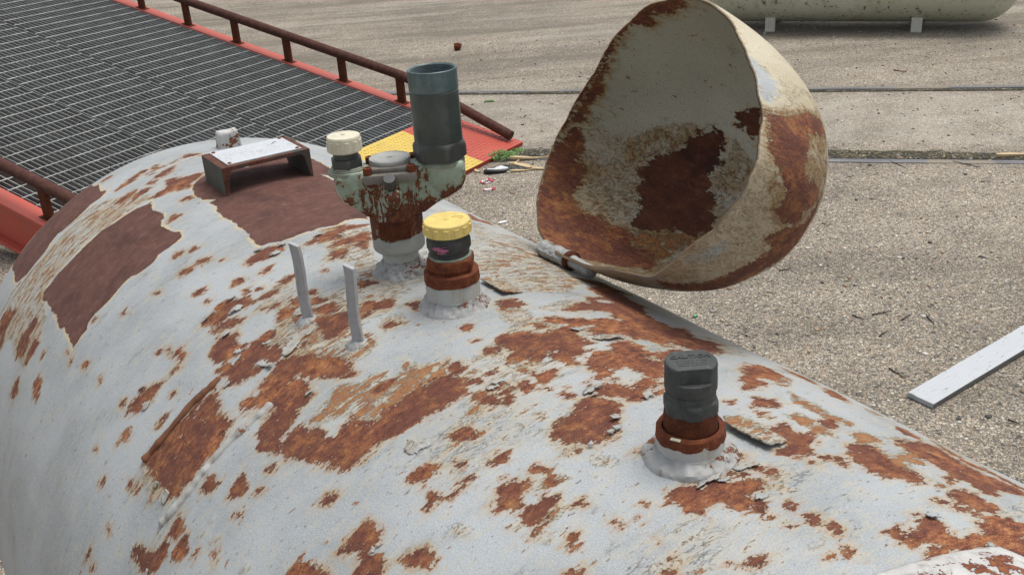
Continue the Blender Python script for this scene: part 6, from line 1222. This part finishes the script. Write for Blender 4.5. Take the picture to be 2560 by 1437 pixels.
for p_ in o.data.polygons:
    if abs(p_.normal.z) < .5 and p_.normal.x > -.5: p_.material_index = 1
o.rotation_euler = (0, -math.radians(.5), math.atan2(pd.y, pd.x)); tag(o, 'white painted board with a chipped end lying on the concrete right of the tank', 'plank')
bv = o.modifiers.new('b', 'BEVEL'); bv.width = .002; bv.limit_method = 'ANGLE'; bv.segments = 2
def splint(p, q, w, h, label, mat='splinter', z=.0, name='wood_splinter', cat='wood', group=None):
    p, q = Vector((*p, z)), Vector((*q, z)); L = (q-p).length; bm = bmesh.new(); n = 8; vs = []
    for i in range(n+1):
        f = i/n; ww = w*(.35+.65*math.sin(PI*min(1, f*1.25+.12))) ; x = L*f; y = .1*w*mnoise.noise(Vector((f*7, p.x*9, 0)))
        vs.append([bm.verts.new((x, y+sy*ww/2, h*sz*(.7+.3*math.cos(f*5)))) for sy, sz in ((-1, .02), (1, .02), (1, 1), (-1, 1))])
    for i in range(n):
        for k in range(4): bm.faces.new((vs[i][k], vs[i+1][k], vs[i+1][(k+1) % 4], vs[i][(k+1) % 4]))
    bm.faces.new(vs[0][::-1]); bm.faces.new(vs[n])
    o = bm_obj(name, bm, M[mat], loc=p); o.rotation_euler = (0, 0, math.atan2(q.y-p.y, q.x-p.x)); return tag(o, label, cat, group)
splint((.040, 5.222), (.262, 5.196), .026, .016, 'long pale wood splinter against the nearer rail by the ramp corner', z=.007)
splint((.060, 5.120), (.250, 4.985), .040, .014, 'broad pale wood splinter, widest of the pieces by the ramp corner', z=.003)
splint((.030, 5.020), (.170, 5.030), .020, .010, 'short pale wood splinter behind the black and white scrap', z=.003)
splint((.035, 5.130), (.085, 5.185), .022, .012, 'stubby wood chip beside the green weed', z=.003)
splint((-.150, 5.075), (-.120, 5.045), .020, .010, 'small brown wood chip under the yellow corner of the ramp', z=.003)
splint((2.395, 4.700), (2.65, 4.700), .030, .014, 'grey-brown stick lying along the nearer rail at the right edge', z=.008)
splint((2.596, 6.583), (2.655, 6.514), .008, .006, 'thin reddish stick alone on the concrete below the cream tank', 'rust', z=.002, name='stick', cat='stick')
M['rubber'] = paint_mat('black_rubber_scrap', (.02, .02, .021), (.04, .04, .04), 0, .8); M['scrapwhite'] = paint_mat('white_plastic_scrap', (.62, .62, .62), (.4, .4, .38), 0, .8)
sc = empty('plastic_scrap', (-.030, 5.045, 0), 'black and white scrap of moulded plastic lying near the ramp corner', 'scrap', .25)
V_, F_ = tube([(.075*math.cos(a)*.9, .030*math.sin(a), .012+.004*math.sin(a*2)) for a in np.linspace(0, 2*PI, 28)], .010, 10, cap=False); mesh_obj('rim', V_, F_, M['rubber'], sc)
V_, F_ = lathe([(.001, .010), (.5, .014), (.85, .020), (.9, .012)], 28, cap0=False, cap1=False); mesh_obj('cover', [(x*.066, y*.028, z+.004*math.sin(x*5)) for x, y, z in V_], F_, M['scrapwhite'], sc)
o2 = empty('rubber_scrap', (.075, 5.075, 0), 'dark torn rubber scrap behind the black and white plastic', 'scrap')
bm = bmesh.new(); r_ = bmesh.ops.create_grid(bm, x_segments=12, y_segments=8, size=.5)
for v in bm.verts: v.co = Vector((v.co.x*.15*(1+.3*mnoise.noise(v.co*5)), v.co.y*.06*(1+.4*mnoise.noise(v.co*4+Vector((3, 0, 0)))), .006+.014*abs(mnoise.noise(v.co*6))))
f_ = bm_obj('sheet', bm, M['rubber'], o2); f_.modifiers.new('s', 'SOLIDIFY').thickness = .003
def scrap(name, loc, size, mat, label, cat, rot=0, curl=.006, ring=False):
    bm = bmesh.new(); bmesh.ops.create_grid(bm, x_segments=14, y_segments=8, size=.5)
    if ring: bmesh.ops.delete(bm, geom=[v for v in bm.verts if (v.co.x/.30)**2+(v.co.y/.22)**2 < 1], context='VERTS')
    for v in bm.verts: v.co = Vector((v.co.x*size[0]*(1+.2*mnoise.noise(v.co*3+Vector(loc)*9)), v.co.y*size[1]*(1+.3*mnoise.noise(v.co*4-Vector(loc)*7)), .003+curl*(abs(mnoise.noise(v.co*3.1+Vector(loc)))+.6*v.co.x**2)))
    o = bm_obj(name, bm, mat, loc=loc); o.rotation_euler = (0, 0, rot); o.modifiers.new('s', 'SOLIDIFY').thickness = .0014; return tag(o, label, cat)
M['redwhite'] = None
def redwhite():
    t = NT('red_and_white_wrapper'); c = t.coord(); sx = t.n('SeparateXYZ'); t.put(sx.inputs[0], c); f = t.step(t.math('ABSOLUTE', t.add(sx.outputs[0], t.mul(t.noise(c, 60, 3, .6), .01))), .016, .019)
    return t.done(t.mix(f, (.66, .62, .62), (.50, .035, .09)), .5)
M['redwhite'] = redwhite()
scrap('wrapper', (-.089, 4.886, 0), (.066, .034), M['redwhite'], 'crumpled red and white wrapper on the concrete left of the open lid', 'litter', .5, .014, True)
scrap('wrapper', (-.078, 4.765, 0), (.060, .018), M['redwhite'], 'narrow strip of red and white wrapper nearer than the crumpled one', 'litter', .1, .008)
scrap('paper_label', (-.021, 4.298, 0), (.042, .022), M['scrapwhite'], 'small white paper label on the concrete just beyond the yellow cap', 'litter', .35, .004)
M['glass'] = paint_mat('green_bottle_glass', (.03, .30, .12), (.02, .18, .08), 0, 2, .15)
bm = bmesh.new(); bmesh.ops.create_icosphere(bm, subdivisions=1, radius=.0095)
for v in bm.verts: v.co = Vector((v.co.x*1.0, v.co.y*.75, max(.001, .006+v.co.z*.6)))+Vector([.002*mnoise.noise(v.co*300+Vector((k, 0, 0))) for k in range(3)])
tag(bm_obj('glass_shard', bm, M['glass'], loc=(.640, 3.221, 0)), 'bright green chip of glass on the concrete under the lid', 'glass shard')
V_, F_ = lathe([(.024, 0), (.030, .030), (.034, .045), (.031, .045), (.026, .028), (.001, .010)], 28, jitter=.003, jf=40); o = mesh_obj('rusty_cup', V_, F_, M['rust'], loc=(-.305, 8.29, .002)); o.rotation_euler = (.25, .2, 0); tag(o, 'small brown rusty can alone on the concrete beyond the ramp', 'can')
TW = [((1.162, 2.768), (1.188, 2.700), 'dark twig pointing at the chipped end of the white board'), ((1.208, 2.981), (1.252, 3.018), 'dark twig midway between the lid and the white board'), ((1.319, 3.083), (1.374, 3.127), 'dark twig slanting up to the right, above the middle twig'), ((1.240, 3.139), (1.312, 3.160), 'longest of the dark twigs, lying flat beyond the others'), ((1.174, 3.146), (1.200, 3.112), 'short dark twig left of the longest one'), ((1.414, 3.105), (1.414, 3.037), 'thin dark twig nearest the top of the white board'), ((1.379, 2.436), (1.400, 2.408), 'dark twig at the right edge below the white board'), ((1.900, 4.760), (1.935, 4.640), 'dark twig lying across the nearer rail'), ((2.180, 4.690), (2.262, 4.575), 'crooked dark twig just in front of the nearer rail at right'), ((1.030, 3.560), (1.085, 3.575), 'dark twig on the concrete right of the lid')]
for i, (p, q, lab) in enumerate(TW):
    L = math.dist(p, q); n = 7
    path = [(p[0]+(q[0]-p[0])*k/n+.05*L*mnoise.noise(Vector((k*.8, i, 0))), p[1]+(q[1]-p[1])*k/n+.05*L*mnoise.noise(Vector((k*.8, i, 9))), .0035+.002*abs(mnoise.noise(Vector((k, i, 2))))) for k in range(n+1)]
    x0, y0 = p; V_, F_ = tube([(a-x0, b_-y0, c_) for a, b_, c_ in path], .0024, 7, rfun=lambda k, p_: .0026*(1-.55*k/n))
    if i in (0, 3, 8):
        v2, f2 = tube([(path[3][0]-x0, path[3][1]-y0, .004), (path[3][0]-x0+.012, path[3][1]-y0-.010, .007), (path[3][0]-x0+.02, path[3][1]-y0-.024, .004)], .0014, 6); b0 = len(V_); V_ += v2; F_ += [tuple(k+b0 for k in f) for f in f2]
    tag(mesh_obj('twig', V_, F_, M['stick'], loc=(x0, y0, 0)), lab, 'twig', 'dark twigs scattered on the concrete')
# weeds at the ramp's corner
def leaf_mat():
    t = NT('weed_leaf'); c = t.coord(); n = t.noise(c, 30, 3, .6)
    m = t.done(t.ramp(n, [(.3, (.05, .13, .025)), (.5, (.10, .22, .045)), (.7, (.19, .32, .08))]), .6); return m
M['leaf'] = leaf_mat()
def weed(loc, rx, ry, h, n, label):
    V_, F_ = [], []
    for i in range(n):
        a = rng.uniform(0, 2*PI); rr_ = math.sqrt(rng.uniform(0, 1)); bx, by = rx*rr_*math.cos(a), ry*rr_*math.sin(a); hh = h*(1-.6*rr_)*rng.uniform(.3, 1)
        d = rng.uniform(0, 2*PI); L = rng.uniform(.010, .024); w = L*rng.uniform(.3, .5); up = rng.uniform(.0, .8)
        dv = Vector((math.cos(d), math.sin(d), up)).normalized(); sv_ = Vector((-math.sin(d), math.cos(d), rng.normal(0, .3))).normalized(); c = Vector((bx, by, max(.003, hh)))
        b0 = len(V_); V_ += [c-dv*L/2, c-dv*L*.1+sv_*w/2, c+dv*L/2-Vector((0, 0, L*.15)), c-dv*L*.1-sv_*w/2, c+Vector((0, 0, .0016))]
        F_ += [(b0, b0+1, b0+4), (b0+1, b0+2, b0+4), (b0+2, b0+3, b0+4), (b0+3, b0, b0+4)]
    return tag(mesh_obj('weed', V_, F_, M['leaf'], loc=loc, smooth=False), label, 'weed')
weed((-.010, 5.262, 0), .095, .060, .060, 520, 'bright green weed growing at the near corner of the ramp')
weed((.075, 5.375, 0), .055, .030, .022, 110, 'low weed further along the ramp corner, smaller than the bright one')
weed((-.065, 6.52, 0), .040, .016, .016, 60, 'tiny tuft of weed beside the farther rail')
# pebbles, straw and grit lying loose
def loose(name, pts, mats, smin, smax, straw=False):
    V_, F_, FM = [], [], []
    base = [(0, 0, 1), (1, 0, .1), (0, 1, .15), (-1, 0, .05), (0, -1, .1), (.5, .6, .7), (-.6, .4, .6), (-.4, -.6, .65), (.55, -.5, .7)]
    for x, y in pts:
        s = smin*(smax/smin)**(rng.random()**2.2); a = rng.uniform(0, 2*PI); b0 = len(V_); mi = int(rng.integers(len(mats)))
        if straw:
            L = s*rng.uniform(5, 12); d = Vector((math.cos(a), math.sin(a), 0)); e = Vector((-d.y, d.x, 0))
            for f, w in ((-.5, .6), (.5, .3)):
                for sy, z in ((-1, .006), (1, .006), (1, .009), (-1, .009)): V_.append(Vector((x, y, z))+d*L*f+e*s*w*sy)
            F_ += [(b0+k, b0+4+k, b0+4+(k+1) % 4, b0+(k+1) % 4) for k in range(4)]; FM += [mi]*4; continue
        ca, sa = math.cos(a), math.sin(a); ex, ey, ez = s*rng.uniform(.7, 1.3), s*rng.uniform(.5, 1), s*rng.uniform(.4, .8); n = 8
        for (r, z) in ((.75, 0), (1, .35), (.72, .8)):
            for k in range(n):
                t = 2*PI*k/n; j = 1+rng.normal(0, .10); px, py = ex*r*j*math.cos(t), ey*r*j*math.sin(t); V_.append((x+px*ca-py*sa, y+px*sa+py*ca, ez*z))
        V_.append((x, y, ez*.95))
        for rr_ in range(2): F_ += [(b0+rr_*n+k, b0+rr_*n+(k+1) % n, b0+(rr_+1)*n+(k+1) % n, b0+(rr_+1)*n+k) for k in range(n)]; FM += [mi]*n
        F_ += [(b0+2*n+k, b0+2*n+(k+1) % n, b0+3*n) for k in range(n)]; FM += [mi]*n
    o = mesh_obj(name, V_, F_, mats, smooth=not straw, fmat=FM); o['kind'] = 'stuff'; return o
def pm(n, c):
    t = NT(n); k = t.noise(t.coord(), 90, 3, .6); return t.done(t.mix(k, tuple(x*.75 for x in c), tuple(min(1, x*1.2) for x in c)), .8, spec=.25)
PEB = [pm('tan_pebble', (.36, .28, .19)), pm('grey_pebble', (.25, .24, .22)), pm('white_pebble', (.52, .49, .44)), pm('dark_pebble', (.07, .065, .06)), pm('brown_pebble', (.24, .15, .10))]
pts = []
for _ in range(6800):
    x = rng.uniform(-.6, 4.6); y = rng.uniform(1.6, 8.5); pts.append((x, y))
loose('loose_pebbles', pts, PEB, .0024, .0115)
pts = []
for _ in range(2600):
    x = rng.uniform(-2, 6); off = abs(rng.normal(0, .055)); p = RD*x+RN*(5.135+off); pts.append((p.x, p.y))
for _ in range(120): pts.append((.24+rng.normal(0, .09), 5.36+rng.normal(0, .035)))
loose('flangeway_grit', pts, [PEB[0], PEB[3], PEB[3], PEB[1], PEB[4]], .003, .016)
pts = []
for _ in range(700):
    x = rng.uniform(0, 5); p = RD*x+RN*(5.15+abs(rng.normal(0, .07))); pts.append((p.x, p.y))
loose('straw_litter', pts, [M['straw']], .0016, .0034, True)

# ------------------------------------------------------------------ light, sky, camera
SUN_EL, SUN_AZ = math.radians(72), math.radians(25)                  # light comes from the right and beyond the tank
w = bpy.data.worlds.new('World'); scene.world = w; w.use_nodes = True; nt = w.node_tree; nt.nodes.clear()
sky = nt.nodes.new('ShaderNodeTexSky'); sky.sky_type = 'NISHITA'; sky.sun_disc = False; sky.sun_elevation = SUN_EL; sky.sun_rotation = PI/2-SUN_AZ; sky.dust_density = 4; sky.ozone_density = 1.0; sky.air_density = 1.2
hs = nt.nodes.new('ShaderNodeHueSaturation'); hs.inputs['Saturation'].default_value = .36
bg = nt.nodes.new('ShaderNodeBackground'); bg.inputs['Strength'].default_value = .13; wo = nt.nodes.new('ShaderNodeOutputWorld')
nt.links.new(sky.outputs[0], hs.inputs['Color']); nt.links.new(hs.outputs[0], bg.inputs[0]); nt.links.new(bg.outputs[0], wo.inputs[0])
ld_ = bpy.data.lights.new('sun', 'SUN'); ld_.energy = 1.7; ld_.angle = math.radians(28); ld_.color = (1.0, .965, .90)
so = bpy.data.objects.new('sun', ld_); so.rotation_euler = Vector((math.cos(SUN_AZ)*math.cos(SUN_EL), math.sin(SUN_AZ)*math.cos(SUN_EL), math.sin(SUN_EL))).to_track_quat('Z', 'Y').to_euler(); so.location = (3, 5, 8); link(so)
cd = bpy.data.cameras.new('camera'); cd.sensor_width = 36; cd.lens = F_PX/2560*36; cd.clip_start = .02; cd.clip_end = 1000
co = bpy.data.objects.new('camera', cd); link(co)
fw = Vector((0, math.cos(PITCH), -math.sin(PITCH))); rt0 = Vector((1, 0, 0)); up0 = rt0.cross(fw)
rt2 = rt0*math.cos(ROLL)+up0*math.sin(ROLL); up2 = -rt0*math.sin(ROLL)+up0*math.cos(ROLL)
co.matrix_world = Matrix.Translation((0, 0, CAM_H)) @ axes_rot(rt2, up2, -fw).to_4x4(); scene.camera = co
vs_ = scene.view_settings; vs_.view_transform = 'Standard'; vs_.look = 'None'; vs_.exposure = .36; vs_.gamma = 1; vs_.use_curve_mapping = False
scene.render.engine = 'CYCLES'; scene.cycles.max_bounces = 6; scene.cycles.diffuse_bounces = 3
